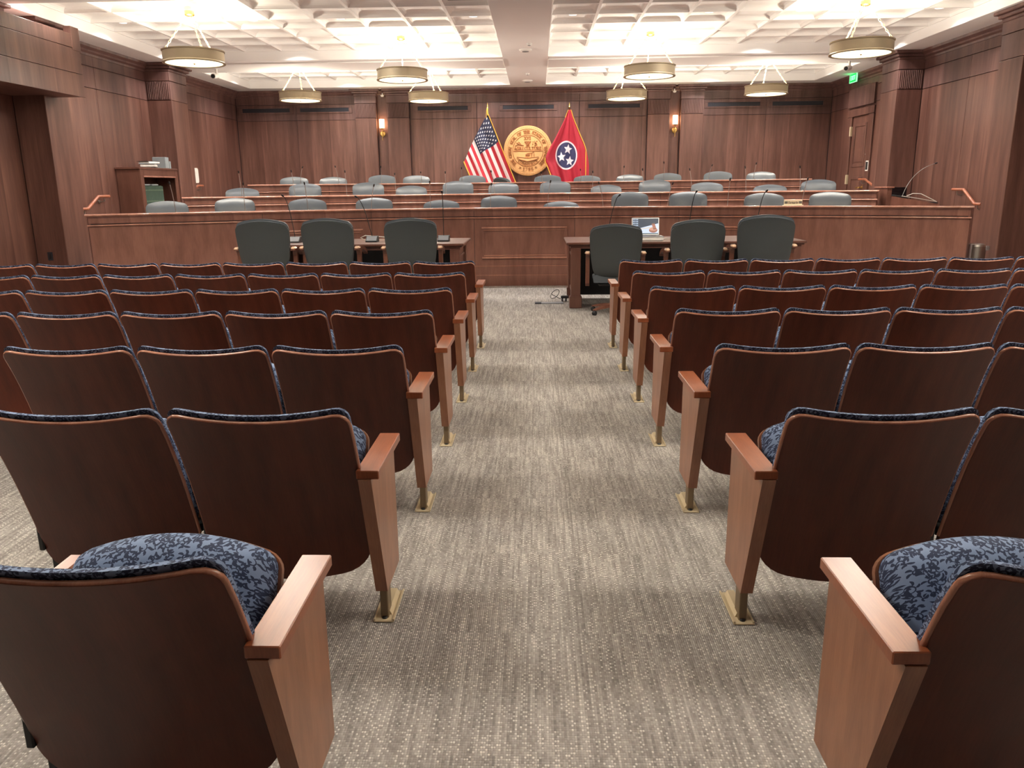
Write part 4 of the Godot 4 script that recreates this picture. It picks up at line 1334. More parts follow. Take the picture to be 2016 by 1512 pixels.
func build_seal() -> void:
	var t := thing("wall_seal", "round carved wooden state seal on the back wall between the flags", "seal", Vector3(-0.23, 2.347, -(BACK - 0.004)), 0)
	var face := Basis(Vector3.RIGHT, PI / 2)
	var d := MB.new()
	d.lathe(PackedVector2Array([Vector2(0, 0), Vector2(0.577, 0.0), Vector2(0.583, 0.02), Vector2(0.57, 0.045), Vector2(0.52, 0.05), Vector2(0.505, 0.05), Vector2(0.50, 0.04), Vector2(0, 0.04)]), 96, Transform3D(face, Vector3.ZERO))
	obj("disc", d, M.seal_wood, t)
	for r in [0.505, 0.365]:
		var g := MB.new()
		g.lathe(PackedVector2Array([Vector2(r - 0.006, 0.039), Vector2(r - 0.004, 0.049), Vector2(r + 0.004, 0.049), Vector2(r + 0.006, 0.039)]), 96, Transform3D(face, Vector3.ZERO))
		obj("ring", g, M.seal_dark, t)
	var beads := MB.new()
	for k in 72:
		var a := TAU * k / 72
		beads.box(Vector3(cos(a) * 0.542, sin(a) * 0.542, 0.05), Vector3(0.012, 0.012, 0.012), 0.003, Basis(Vector3.BACK, a))
	obj("beading", beads, M.seal_dark, t)
	var text := "THE GREAT SEAL OF THE STATE OF TENNESSEE"
	var arcm := MB.new()
	for i in text.length():
		if text[i] == " ":
			continue
		var a := deg_to_rad(228.0 - 276.0 * (i + 0.5) / text.length())
		letter(arcm, text[i], Vector3(cos(a) * 0.432, sin(a) * 0.432, 0.045), 0.098, a - PI / 2)
	obj("lettering", arcm, M.seal_dark, t)
	var bm := MB.new()
	for i in 4:
		letter(bm, "1796"[i], Vector3((i - 1.5) * 0.068, -0.435 + 0.008 * absf(i - 1.5), 0.045), 0.10, (i - 1.5) * 0.14)
	for s in [-1.0, 1.0]:
		var star := PackedVector2Array()
		for k in 10:
			var rr := 0.032 if k % 2 == 0 else 0.014
			star.append(Vector2(sin(TAU * k / 10) * rr, cos(TAU * k / 10) * rr))
		bm.prism(star, Vector3(s * 0.19, -0.385, 0.04), Vector3.RIGHT, Vector3.UP, Vector3(0, 0, 0.01))
	obj("date", bm, M.seal_dark, t)
	var inner := MB.new()
	for i in 3:
		letter(inner, "XVI"[i], Vector3([-0.065, 0.0, 0.055][i], 0.29, 0.045), 0.10, [0.1, 0.0, -0.08][i])
	var agr := "AGRICULTURE"
	for i in agr.length():
		letter(inner, agr[i], Vector3(-0.30 + 0.06 * i, 0.055, 0.045), 0.092, 0.0)
	var com := "COMMERCE"
	for i in com.length():
		var a := deg_to_rad(-137.0 + 94.0 * (i + 0.5) / com.length())
		letter(inner, com[i], Vector3(cos(a) * 0.325, sin(a) * 0.325 + 0.01, 0.045), 0.085, a + PI / 2)
	obj("lettering", inner, M.seal_dark, t)
	obj("ground_line", boxm(Vector3(0, -0.005, 0.044), Vector3(0.69, 0.012, 0.012), 0.003), M.seal_dark, t)
	# plough, sheaf and cotton above; boat below
	var pl := MB.new()
	pl.tube(PackedVector3Array([Vector3(-0.31, 0.115, 0.046), Vector3(-0.22, 0.15, 0.05), Vector3(-0.10, 0.125, 0.046)]), 0.010, 6)
	pl.tube(PackedVector3Array([Vector3(-0.27, 0.19, 0.046), Vector3(-0.2, 0.15, 0.05), Vector3(-0.15, 0.13, 0.046)]), 0.012, 6)
	pl.tube(PackedVector3Array([Vector3(-0.22, 0.21, 0.046), Vector3(-0.16, 0.14, 0.05)]), 0.009, 6)
	obj("plough", pl, M.seal_dark, t)
	var sh := MB.new()
	for k in 7:
		var x := (k - 3) * 0.022
		sh.tube(PackedVector3Array([Vector3(x * 0.5, 0.11, 0.046), Vector3(x * 0.35, 0.15, 0.052), Vector3(x * 1.1, 0.22, 0.048)]), PackedFloat32Array([0.009, 0.007, 0.013]), 6)
	obj("sheaf", sh, M.seal_dark, t)
	var co := MB.new()
	co.tube(PackedVector3Array([Vector3(0.17, 0.10, 0.046), Vector3(0.175, 0.17, 0.05), Vector3(0.165, 0.23, 0.046)]), 0.007, 6)
	for k in 7:
		co.lathe(PackedVector2Array([Vector2(0, -0.014), Vector2(0.016, 0), Vector2(0, 0.014)]), 8, Transform3D(Basis.IDENTITY, Vector3(0.17 + 0.05 * sin(k * 2.3), 0.12 + 0.017 * k, 0.05)))
	obj("cotton_plant", co, M.seal_dark, t)
	var bo := MB.new()
	bo.prism(PackedVector2Array([Vector2(-0.25, -0.155), Vector2(0.25, -0.155), Vector2(0.20, -0.20), Vector2(0.1, -0.235), Vector2(-0.1, -0.235), Vector2(-0.20, -0.20)]), Vector3(0, 0, 0.03), Vector3.RIGHT, Vector3.UP, Vector3(0, 0, 0.03))
	obj("boat_hull", bo, M.seal_wood, t)
	var ga := MB.new()
	ga.tube(PackedVector3Array([Vector3(-0.26, -0.145, 0.055), Vector3(0, -0.165, 0.062), Vector3(0.26, -0.145, 0.055)]), 0.010, 6)
	ga.tube(PackedVector3Array([Vector3(-0.21, -0.20, 0.058), Vector3(0, -0.245, 0.062), Vector3(0.21, -0.20, 0.058)]), 0.012, 6)
	ga.tube(PackedVector3Array([Vector3(-0.03, -0.06, 0.05), Vector3(0.09, -0.045, 0.054), Vector3(0.17, 0.0, 0.05)]), 0.007, 6)
	ga.box(Vector3(-0.005, -0.10, 0.05), Vector3(0.10, 0.05, 0.02), 0.006)
	ga.tube(PackedVector3Array([Vector3(0.09, -0.14, 0.05), Vector3(0.09, -0.06, 0.05)]), 0.006, 6)
	ga.tube(PackedVector3Array([Vector3(0.15, -0.14, 0.05), Vector3(0.15, -0.06, 0.05)]), 0.006, 6)
	obj("boat_gear", ga, M.seal_dark, t)

# a drawn outline point of the flags (in the hanging cloth's own plane, metres from the pole head)
func flag_base(label: String, called: String, x: float, top: float) -> Node3D:
	var t := thing(called, label, "flag", Vector3(x, 0.7, -19.25), 0, "flags either side of the seal")
	var p := MB.new()
	p.tube(PackedVector3Array([Vector3(0, 0.02, 0), Vector3(0, top - 0.92, 0)]), 0.014, 12)
	obj("pole", p, M.gold, t)
	var b := MB.new()
	b.lathe(PackedVector2Array([Vector2(0, 0.09), Vector2(0.03, 0.085), Vector2(0.05, 0.06), Vector2(0.15, 0.03), Vector2(0.16, 0.0), Vector2(0, 0)]), 32)
	obj("stand", b, M.brass, t)
	var f := MB.new()
	var y := top - 0.92
	f.lathe(PackedVector2Array([Vector2(0.016, y - 0.01), Vector2(0.018, y + 0.01), Vector2(0.008, y + 0.03), Vector2(0.012, y + 0.06), Vector2(0.026, y + 0.10), Vector2(0.012, y + 0.16), Vector2(0.0, y + 0.22)]), 16, Transform3D(Basis.IDENTITY.scaled(Vector3(1, 1, 0.5)), Vector3.ZERO))
	obj("finial", f, M.brass, t)
	return t

func build_flags() -> void:
	var k := 0.00173       # metres per outline unit
	var t := flag_base("striped flag with a starred blue corner, draped left of the seal", "flag", -1.155, 3.41)
	var head := Vector3(0, 2.49, 0.075)
	var fold := func(q: Vector2, u: float, v: float) -> Vector3:
		return head + Vector3((q.x - 430) * k, -(q.y - 300) * k, 0.03 * sin(v * 19.0 + u * 2.0) * minf(1.0, u * 2.0 + v) + 0.012 * sin(v * 43.0 + u * 5.0) * minf(1.0, u * 2.0))
	var pt := func(u: float, v: float) -> Vector3:
		var hq := Vector2(430, 318).lerp(Vector2(105, 930), v) + Vector2(-14, 0) * sin(PI * v)
		var l4 := table(v, [Vector2(0, 350), Vector2(0.54, 185), Vector2(1, 130)])
		var l10 := table(v, [Vector2(0, 1180), Vector2(0.54, 1000), Vector2(1, 620)])
		var ly := (u / 0.4 * l4) if u < 0.4 else lerpf(l4, l10, (u - 0.4) / 0.6)
		var dirx := lerpf(0.405, 0.42, v)
		return fold.call(hq + Vector2(dirx * ly, ly), u, v)
	var m := MB.new()
	m.solid(lin(0, 1, 26), lin(0, 1, 40), pt, func(u, v): return pt.call(u, v) + Vector3(0, 0, -0.006))
	obj("cloth", m, M.stripes, t)
	var fr := MB.new()
	var e0 := PackedVector3Array()
	var e1 := PackedVector3Array()
	for i in 31:
		e0.append(pt.call(i / 30.0, 0.0) + Vector3(0.012, 0, 0.004)); e1.append(pt.call(i / 30.0, 1.0) + Vector3(-0.012, 0, 0.004))
	fr.tube(e0, 0.012, 6)
	fr.tube(e1, 0.014, 6)
	obj("fringe", fr, M.gold, t)
	var co := MB.new()
	co.tube(PackedVector3Array([Vector3(-0.012, 2.58, 0.03), Vector3(-0.02, 2.5, 0.07), Vector3(-0.03, 2.36, 0.085)]), 0.007, 6)
	co.tube(PackedVector3Array([Vector3(0.0, 2.60, 0.02), Vector3(0.008, 2.52, 0.07), Vector3(0.004, 2.42, 0.09)]), 0.009, 6)
	obj("cord", co, M.gold, t)
	# the red flag: an outline that widens from the head and folds back at the right
	var t2 := flag_base("red flag with three white stars in a blue ring, right of the seal", "flag", 0.742, 3.40)
	var left := func(y: float) -> float: return table(y, [Vector2(250, 1568), Vector2(300, 1552), Vector2(600, 1410), Vector2(880, 1268), Vector2(1000, 1300), Vector2(1240, 1392)])
	var right := func(y: float) -> float: return table(y, [Vector2(250, 1600), Vector2(300, 1612), Vector2(550, 1710), Vector2(790, 1808), Vector2(820, 1806), Vector2(1240, 1806)])
	var p2 := func(u: float, v: float) -> Vector3:
		var y := lerpf(268, 1240, v)
		var x: float = lerpf(left.call(y), right.call(y), u)
		return head + Vector3((x - 1585) * k, -(y - 285) * k, (0.035 * sin(u * 17.0 + v) + 0.01 * sin(u * 41.0)) * minf(1.0, v * 1.6))
	var m2 := MB.new()
	var uvs := []
	m2.solid(lin(0, 1, 40), lin(0, 1, 30), p2, func(u, v): return p2.call(u, v) + Vector3(0, 0, -0.006))
	for i in m2.v.size():     # the print lies flat in the cloth's own outline
		var q := m2.v[i] - head
		m2.t[i] = Vector2((q.x / k + 1585 - 1240) / 620.0, (-q.y / k + 285 - 260) / 980.0)
	obj("cloth", m2, M.state_red, t2)
	var b2 := MB.new()
	var p3 := func(u: float, v: float) -> Vector3:
		var y := lerpf(800, 1240, v)
		return head + Vector3((lerpf(1780, 1822 + 34.0 * sin(minf(1.0, v * 2.0) * PI / 2), u) - 1585) * k, -(y - 285) * k, -0.05 - 0.02 * u)
	b2.solid(lin(0, 1, 8), lin(0, 1, 10), p3, func(u, v): return p3.call(u, v) + Vector3(0, 0, -0.006))
	for i in b2.v.size():
		b2.t[i] = Vector2(0.05, 0.3)
	obj("back_fold", b2, M.state_red, t2)
	var f2 := MB.new()
	var r0 := PackedVector3Array()
	var l0 := PackedVector3Array()
	for i in 31:
		r0.append(p2.call(1.0, i / 30.0) + Vector3(0.006, 0, 0.008))
		if i >= 19:
			l0.append(p2.call(0.0, i / 30.0) + Vector3(-0.010, 0, 0.008))
	f2.tube(r0, 0.012, 6)
	f2.tube(l0, 0.014, 6)
	f2.tube(PackedVector3Array([p2.call(0.0, 0.0), p2.call(0.0, 0.1)]), 0.008, 6)
	obj("fringe", f2, M.gold, t2)

# ------------------------------------------------------------------ left and right corners of the dais
func handrail(label: String, x: float, s: float, pts: Array) -> void:
	var t := thing("handrail", label, "handrail", Vector3.ZERO, 0, "wooden handrails on the side walls")
	var p := PackedVector3Array()
	for q in pts:
		p.append(Vector3(x, q[1], -q[0]))
	var m := MB.new()
	m.tube(p, 0.024, 10)
	obj("rail", m, M.rail_wood, t)
	for k in [[0, 0.5], [p.size() - 2, 0.55]]:
		var c := p[k[0]].lerp(p[k[0] + 1], k[1])
		var b := MB.new()
		b.tube(PackedVector3Array([c + Vector3(0, -0.02, 0), c + Vector3(0, -0.07, 0), c + Vector3(s * 0.035, -0.085, 0), c + Vector3(s * 0.10, -0.085, 0)]), 0.009, 8)
		b.lathe(PackedVector2Array([Vector2(0, -0.006), Vector2(0.03, -0.006), Vector2(0.03, 0.006), Vector2(0, 0.006)]), 14, Transform3D(Basis(Vector3.BACK, PI / 2), c + Vector3(s * 0.092, -0.085, 0)))
		obj("bracket", b, M.steel, t)

func build_left_corner() -> void:
	handrail("short wooden handrail on the left wall beside the front dais desk", LEFT_WALL + 0.10, -1, [[12.40, 1.235], [12.62, 1.24], [12.97, 1.425], [13.3, 1.425]])
	handrail("short wooden handrail on the left wall beside the middle dais desk", LEFT_WALL + 0.12, -1, [[16.1, 1.415], [16.32, 1.42], [16.84, 1.60], [17.1, 1.60]])
	# low bookcase against the left wall, open towards the room
	var x0 := LEFT_WALL + 0.005
	var x1 := -6.84
	var t := thing("bookcase", "dark wood bookcase of green books against the left wall", "bookcase", Vector3(x0, 0.3, -14.5), 0)
	var part := func(called: String, xa: float, xb: float, ya: float, yb: float, da: float, db: float, m: Material) -> void:
		obj(called, boxm(Vector3((xa + xb) / 2 - x0, (ya + yb) / 2 - 0.3, -(da + db) / 2 + 14.5), Vector3(xb - xa, yb - ya, db - da), 0.004), m, t)
	part.call("side", x0, x1, 0.3, 1.87, 13.80, 13.835, M.table_wood)
	part.call("side", x0, x1, 0.3, 1.87, 15.22, 15.255, M.table_wood)
	part.call("back", x0, x0 + 0.015, 0.3, 1.87, 13.835, 15.22, M.table_wood)
	part.call("top", x0, x1 + 0.025, 1.87, 1.905, 13.775, 15.258, M.table_wood)
	for y in [0.33, 0.82, 1.24]:
		part.call("shelf", x0 + 0.015, x1 - 0.02, y, y + 0.028, 13.835, 15.22, M.table_wood)
	for d in [[13.80, 13.92], [15.135, 15.255]]:
		part.call("stile", x1 - 0.003, x1 + 0.018, 0.3, 1.87, d[0], d[1], M.table_wood)
	part.call("rail", x1 - 0.003, x1 + 0.018, 1.75, 1.87, 13.92, 15.135, M.table_wood)
	part.call("rail", x1 - 0.003, x1 + 0.018, 0.3, 0.4, 13.92, 15.135, M.table_wood)
	part.call("moulding", x1 + 0.010, x1 + 0.03, 1.735, 1.76, 13.92, 15.135, M.edge_highlight_wood)
	var d := 13.95
	for i in 13:
		var w := 0.052 + 0.010 * rng.randf()
		var h := 0.315 + 0.012 * rng.randf()
		var bk := thing("book", "tall green bound volume on the bookcase shelf, %s from the front" % ORD[i + 1], "book", Vector3(x1 - 0.125, 1.268, -(d + w / 2)), 0, "green volumes in the bookcase")
		obj("cover", boxm(Vector3(0, h / 2, 0), Vector3(0.2, h, w - 0.004), 0.005), M.book_green, bk)
		for y in [0.06, 0.25]:
			obj("spine_band", boxm(Vector3(0.099, y, 0), Vector3(0.006, 0.012, w - 0.012), 0.002), M.book_band, bk)
		d += w
	for q in [[14.02, "pale paper pad lying on the green volumes, front one", 0.10, 0.0], [14.32, "pale paper pad lying on the green volumes, rear one", 0.13, 0.05]]:
		var m := thing("paper_pad", q[1], "paper", Vector3(x1 - 0.13, 1.597, -q[0] - 0.08), q[3], "pads on the books")
		obj("sheets", boxm(Vector3(0, 0.012, 0), Vector3(0.2, 0.022, q[2] * 2.0), 0.003), M.grey_card, m)
	tag(obj("paper_box", boxm(Vector3(x1 - 0.12, 0.925, -14.06), Vector3(0.2, 0.15, 0.12), 0.006), M.paper), "small white box on the lower shelf of the bookcase", "box")
	# on top: a stack of papers, a folder leaning on a grey box
	var st := thing("binder", "white ring binder lying on top of the bookcase", "binder", Vector3(-6.98, 1.906, -14.45), 0.3)
	obj("cover", boxm(Vector3(0, 0.004, 0), Vector3(0.28, 0.008, 0.32), 0.003), M.ink, st)
	obj("pages", boxm(Vector3(0.01, 0.035, 0), Vector3(0.25, 0.05, 0.29), 0.012), M.paper, st)
	obj("cover", boxm(Vector3(0, 0.066, 0), Vector3(0.28, 0.008, 0.32), 0.003), M.grey_card, st)
	var s2 := thing("paper_stack", "loose stack of white papers on the binder on the bookcase", "papers", Vector3(-6.98, 1.978, -14.5), -0.2)
	obj("sheets", boxm(Vector3(0, 0.018, 0), Vector3(0.22, 0.034, 0.30), 0.008), M.paper, s2)
	obj("folder", boxm(Vector3(-0.01, 0.039, 0.02), Vector3(0.23, 0.006, 0.30), 0.002), M.ink, s2)
	var gb := thing("document_box", "grey upright document box on top of the bookcase", "box", Vector3(-6.98, 1.906, -14.95), 0.05)
	obj("case", boxm(Vector3(0, 0.10, 0), Vector3(0.24, 0.20, 0.16), 0.006), M.grey_card, gb)
	obj("case_step", boxm(Vector3(0.02, 0.065, -0.11), Vector3(0.22, 0.13, 0.06), 0.005), M.grey_card, gb)
	# white intercom on the wall
	var ic := thing("wall_phone", "slim white rounded wall unit on the left wall by the bookcase", "wall unit", Vector3(LEFT_WALL + 0.001, 1.81, -16.98), 0)
	var c := MB.new()
	var pill := PackedVector2Array()
	for i in 20:
		var a := TAU * i / 20
		pill.append(Vector2(cos(a) * 0.055 + (0.095 if cos(a) > 0 else -0.095), sin(a) * 0.055 + (0.10 if sin(a) > 0 else -0.10)))
	c.prism(pill, Vector3.ZERO, Vector3.FORWARD, Vector3.UP, Vector3(0.04, 0, 0))
	obj("case", c, M.white_plastic, ic)
	obj("grille", boxm(Vector3(0.041, 0.06, 0), Vector3(0.004, 0.05, 0.12), 0.001), M.paper, ic)
	var op := thing("outlet_plate", "dark outlet plate low on the left pilaster", "outlet", Vector3(-7.05, 0.60, -11.297), 0)
	obj("plate", boxm(Vector3(0, 0, 0.003), Vector3(0.075, 0.12, 0.006), 0.002), M.vent_dark, op)
	obj("socket", boxm(Vector3(0, 0, 0.007), Vector3(0.035, 0.07, 0.004), 0.001), M.black_plastic, op)

func build_right_corner() -> void:
	handrail("short wooden handrail on the right wall beside the front dais desk", RIGHT_WALL - 0.08, 1, [[12.68, 1.17], [12.88, 1.175], [13.25, 1.39], [13.6, 1.39]])
	handrail("short wooden handrail on the right wall below the door", RIGHT_WALL - 0.10, 1, [[16.3, 1.40], [16.55, 1.40], [17.18, 1.585], [17.5, 1.585]])
	# clerk's desk behind the right end of the front dais desk
	var t := thing("clerk_desk", "wooden clerk desk with a raised end, behind the right end of the dais", "desk", Vector3(6.0, 0.3, -14.0), 0)
	var part := func(called: String, xa: float, xb: float, ya: float, yb: float, za: float, zb: float, m: Material) -> void:
		obj(called, boxm(Vector3((xa + xb) / 2, (ya + yb) / 2, (za + zb) / 2), Vector3(xb - xa, yb - ya, zb - za), 0.004), m, t)
	part.call("end_panel", -0.05, 0.03, 0, 1.12, -0.5, 0.0, M.desk_wood)
	part.call("end_cap", -0.07, 0.06, 1.12, 1.145, -0.5, 0.02, M.edge_highlight_wood)
	part.call("hood", 0.05, 0.50, 0.0, 1.13, -0.62, -0.5, M.screen_dark)
	var fp := MB.new()
	fp.prism(PackedVector2Array([Vector2(0.03, 0.0), Vector2(0.85, 0.0), Vector2(0.85, 0.845), Vector2(0.05, 0.985), Vector2(0.03, 0.985)]), Vector3(0, 0, -0.02), Vector3.RIGHT, Vector3.UP, Vector3(0, 0, 0.03))
	obj("front_panel", fp, M.bench_wood, t)
	var tp := MB.new()
	tp.prism(PackedVector2Array([Vector2(0.03, 0.96), Vector2(0.85, 0.82), Vector2(0.85, 0.845), Vector2(0.03, 0.985)]), Vector3(0, 0, -0.5), Vector3.RIGHT, Vector3.UP, Vector3(0, 0, 0.5))
	obj("sloped_top", tp, M.desk_wood, t)
	var base := Vector3(6.30, 1.285, -14.2)
	var g := gooseneck("long bent gooseneck microphone on the clerk desk", base, Vector3(6.42, 1.72, -14.2), Vector3(6.80, 1.82, -14.2), M.mic_grey, "")
	var bs := MB.new()
	bs.box(Vector3(-0.05, -0.015, 0), Vector3(0.26, 0.04, 0.16), 0.01, Basis(Vector3.BACK, -0.14))
	obj("base", bs, M.black_plastic, g)
	var cb := MB.new()
	cb.tube(PackedVector3Array([Vector3(6.34, 1.285, -14.12), Vector3(6.42, 1.325, -14.08), Vector3(6.55, 1.32, -14.06), Vector3(6.70, 1.245, -14.05), Vector3(6.82, 1.19, -14.06)]), 0.007, 6)
	cb.tube(PackedVector3Array([Vector3(6.22, 1.285, -14.04), Vector3(6.38, 1.262, -14.03), Vector3(6.6, 1.225, -14.04), Vector3(6.83, 1.185, -14.06)]), 0.006, 6)
	tag(obj("cable", cb, M.cable_white), "pale looped cable on the sloped top of the clerk desk", "cable")
	var kb := thing("keypad", "dark flat keypad at the low end of the clerk desk", "keypad", Vector3(6.78, 1.165, -14.13), 0)
	obj("case", boxm(Vector3(0, 0.0, 0), Vector3(0.14, 0.016, 0.16), 0.005), M.black_plastic, kb)
	obj("keys", boxm(Vector3(0, 0.01, 0), Vector3(0.11, 0.006, 0.12), 0.002), M.vent_dark, kb)
	# card reader by the door, exit sign above it
	var cr := thing("card_reader", "small black card reader in a white frame beside the door", "reader", Vector3(RIGHT_WALL - 0.036, 1.86, -17.32), 0)
	obj("frame", boxm(Vector3(0.015, 0, 0), Vector3(0.03, 0.22, 0.15), 0.006), M.white_plastic, cr)
	obj("face", boxm(Vector3(-0.002, 0.0, -0.0), Vector3(0.01, 0.16, 0.09), 0.003), M.black_plastic, cr)
	var ex := thing("exit_sign", "lit green exit sign high on the right wall above the door", "sign", Vector3(RIGHT_WALL - 0.11, 3.71, -18.28), 0)
	obj("panel", boxm(Vector3(0, 0, 0), Vector3(0.025, 0.19, 0.38), 0.004), M.exit_green, ex)
	for q in [[0.09, 0.0, 0.012, 0.38], [-0.09, 0.0, 0.012, 0.38], [0.0, 0.185, 0.19, 0.012], [0.0, -0.185, 0.19, 0.012]]:
		obj("border", boxm(Vector3(-0.001, q[0], q[1]), Vector3(0.029, q[2], q[3]), 0.002), M.exit_letter, ex)
	var lm := MB.new()
	var f := SystemFont.new()
	f.font_names = PackedStringArray(["Droid Sans"])
	f.font_weight = 700
	var tm := TextMesh.new()
	tm.text = "EXIT"; tm.font = f; tm.font_size = 32; tm.pixel_size = 0.0040; tm.depth = 0.006
	lm.add_mesh(tm, Transform3D(Basis(Vector3.UP, -PI / 2), Vector3(-0.0145, 0, 0)))
	obj("lettering", lm, M.exit_letter, ex)
	obj("bracket", boxm(Vector3(0.06, 0.0, 0), Vector3(0.1, 0.04, 0.08), 0.004), M.silver, ex)
	var el := OmniLight3D.new()
	el.name = "sign_light"
	ex.add_child(el, true)
	el.position = Vector3(-0.06, 0, 0); el.light_energy = 0.01; el.light_color = c8(60, 230, 120); el.omni_range = 10; el.omni_attenuation = 2; el.light_size = 0.01; el.shadow_enabled = true

func build_small_things() -> void:
	# white bullet cameras under the soffit
	for q in [[-6.215, 16.0, "left", 0.25], [5.93, 16.27, "right", -0.35]]:
		var t := thing("security_camera", "white bullet security camera under the ceiling edge, %s side" % q[2], "camera", Vector3(q[0], 3.95 if q[1] > 16.66 else SOFFIT, -q[1]), q[3], "security cameras")
		var st := MB.new()
		st.tube(PackedVector3Array([Vector3(0.03, 0, 0), Vector3(0.03, -0.10, 0), Vector3(0.02, -0.13, 0.01)]), 0.022, 12)
		st.lathe(PackedVector2Array([Vector2(0, 0), Vector2(0.055, 0), Vector2(0.05, -0.015), Vector2(0, -0.02)]), 18, Transform3D(Basis.IDENTITY, Vector3(0.03, 0, 0)))
		obj("arm", st, M.white_plastic, t)
		var b := MB.new()
		b.tube(PackedVector3Array([Vector3(0.05, -0.13, -0.08), Vector3(0.04, -0.135, -0.06), Vector3(-0.02, -0.16, 0.08), Vector3(-0.025, -0.162, 0.095)]), PackedFloat32Array([0.02, 0.046, 0.05, 0.05]), 18)
		obj("body", b, M.white_plastic, t)
		var l := MB.new()
		l.tube(PackedVector3Array([Vector3(-0.024, -0.162, 0.09), Vector3(-0.027, -0.163, 0.103)]), 0.037, 18)
		obj("lens", l, M.black_plastic, t)
	# discs and plates on the central beam
	var dev := [[-0.20, 14.5, 0.11, "round white ceiling speaker on the central beam, larger disc"], [-0.13, 13.9, 0.045, "small white detector disc on the central beam"], [-0.22, 18.55, 0.12, "flat white ceiling speaker on the central beam near the back wall"], [-0.2, 17.4, 0.04, "small white sensor on the central beam near the back wall"]]
	for q in dev:
		var t := thing("ceiling_device", q[3], "ceiling device", Vector3(q[0], SOFFIT, -q[1]), 0, "white devices on the central beam")
		var m := MB.new()
		m.lathe(PackedVector2Array([Vector2(0, -0.035), Vector2(q[2] * 0.7, -0.032), Vector2(q[2], -0.012), Vector2(q[2], 0), Vector2(0, 0)]), 28)
		obj("housing", m, M.white_plastic, t)
		var g := MB.new()
		g.lathe(PackedVector2Array([Vector2(0, -0.039), Vector2(q[2] * 0.5, -0.038), Vector2(q[2] * 0.55, -0.033)]), 24)
		obj("grille", g, M.grey_plastic, t)
	# accent lights on the cornice above the sconces
	for q in [[-3.68, "left"], [3.22, "right"]]:
		var t := thing("accent_light", "tiny round accent light on the cornice above the %s sconce" % q[1], "light", Vector3(q[0], 3.655, -(BACK - 0.1)), 0, "accent lights above the sconces")
		var m := MB.new()
		m.lathe(PackedVector2Array([Vector2(0, -0.04), Vector2(0.03, -0.036), Vector2(0.045, -0.01), Vector2(0.045, 0.0), Vector2(0, 0)]), 18)
		obj("housing", m, M.white_plastic, t)
		obj("stem", boxm(Vector3(0, 0.02, -0.02), Vector3(0.02, 0.06, 0.02), 0.003), M.white_plastic, t)
	# laptop and what lies under and beside it
	var wb := thing("document_case", "flat white case under the laptop on the right witness table", "case", Vector3(1.39, 0.825, -10.26), 0)
	obj("body", boxm(Vector3(0, 0.02, 0), Vector3(0.40, 0.038, 0.26), 0.008), M.white_plastic, wb)
	obj("lid_seam", boxm(Vector3(0, 0.03, 0), Vector3(0.402, 0.003, 0.262), 0.001), M.grey_plastic, wb)
	var lp := thing("laptop", "open silver laptop showing a gavel picture on the right witness table", "laptop", Vector3(1.39, 0.864, -10.30), -0.02)
	obj("base", boxm(Vector3(0.01, 0.009, 0.03), Vector3(0.39, 0.018, 0.25), 0.006), M.silver, lp)
	obj("keyboard", boxm(Vector3(0.01, 0.0185, 0.01), Vector3(0.32, 0.003, 0.12), 0.001), M.black_plastic, lp)
	var tilt := Basis(Vector3.RIGHT, -0.22)
	var lid := MB.new()
	lid.box(Vector3(0, 0.018, -0.095) + tilt * Vector3(0, 0.112, 0), Vector3(0.355, 0.225, 0.010), 0.004, tilt)
	var lo := obj("lid", lid, M.silver, lp)
	var sc := MB.new()
	var q := []
	for c in [[-0.165, 0.012], [0.165, 0.012], [0.165, 0.212], [-0.165, 0.212]]:
		q.append(Vector3(0, 0.018, -0.095) + tilt * Vector3(c[0], c[1], 0.0056))
	var nz := tilt * Vector3(0, 0, 1)
	sc.tri(q[0], q[1], q[2], nz, nz, nz, Vector2(0, 1), Vector2(1, 1), Vector2(1, 0))
	sc.tri(q[0], q[2], q[3], nz, nz, nz, Vector2(0, 1), Vector2(1, 0), Vector2(0, 0))
	obj("screen", sc, M.screen, lo)
	var sl := AreaLight3D.new()
	sl.name = "screen_light"
	lp.add_child(sl, true)
	sl.position = Vector3(0, 0.018, -0.095) + tilt * Vector3(0, 0.112, 0.02)
	sl.basis = tilt * Basis(Vector3.UP, PI)
	sl.area_size = Vector2(0.02, 0.02); sl.light_energy = 0.0008; sl.light_color = c8(210, 222, 255); sl.area_range = 8; sl.area_attenuation = 2; sl.shadow_enabled = true
	for c in [[Vector3(0.70, 0.831, -10.85), Vector3(0.74, 0.89, -10.7), Vector3(0.86, 0.905, -10.62), Vector3(1.02, 0.85, -10.55), Vector3(1.05, 0.832, -10.5), "white cable looped over the near end of the right witness table"], [Vector3(1.60, 0.831, -10.35), Vector3(1.66, 0.84, -10.42), Vector3(1.76, 0.834, -10.46), Vector3(1.84, 0.832, -10.48), Vector3(1.9, 0.832, -10.5), "thin white cable beside the open laptop"], [Vector3(-2.26, 0.832, -10.5), Vector3(-2.34, 0.875, -10.5), Vector3(-2.28, 0.90, -10.52), Vector3(-2.0, 0.87, -10.6), Vector3(-1.75, 0.832, -10.6), "grey cable behind the middle microphone of the left witness table"]]:
		var m := MB.new()
		m.tube(PackedVector3Array([c[0], c[1], c[2], c[3], c[4]]), 0.007, 6)
		tag(obj("cable", m, M.cable_white), c[5], "cable")
	# name plate on the front dais desk
	var np := thing("name_plate", "cream name plate with dark lettering on the front dais desk", "name plate", Vector3(3.69, 1.2, -11.80), 0.31)
	obj("plate", boxm(Vector3(0, 0.040, 0), Vector3(0.30, 0.08, 0.012), 0.002), M.cream, np)
	obj("foot", boxm(Vector3(0, 0.005, 0), Vector3(0.32, 0.01, 0.05), 0.002), M.cream, np)
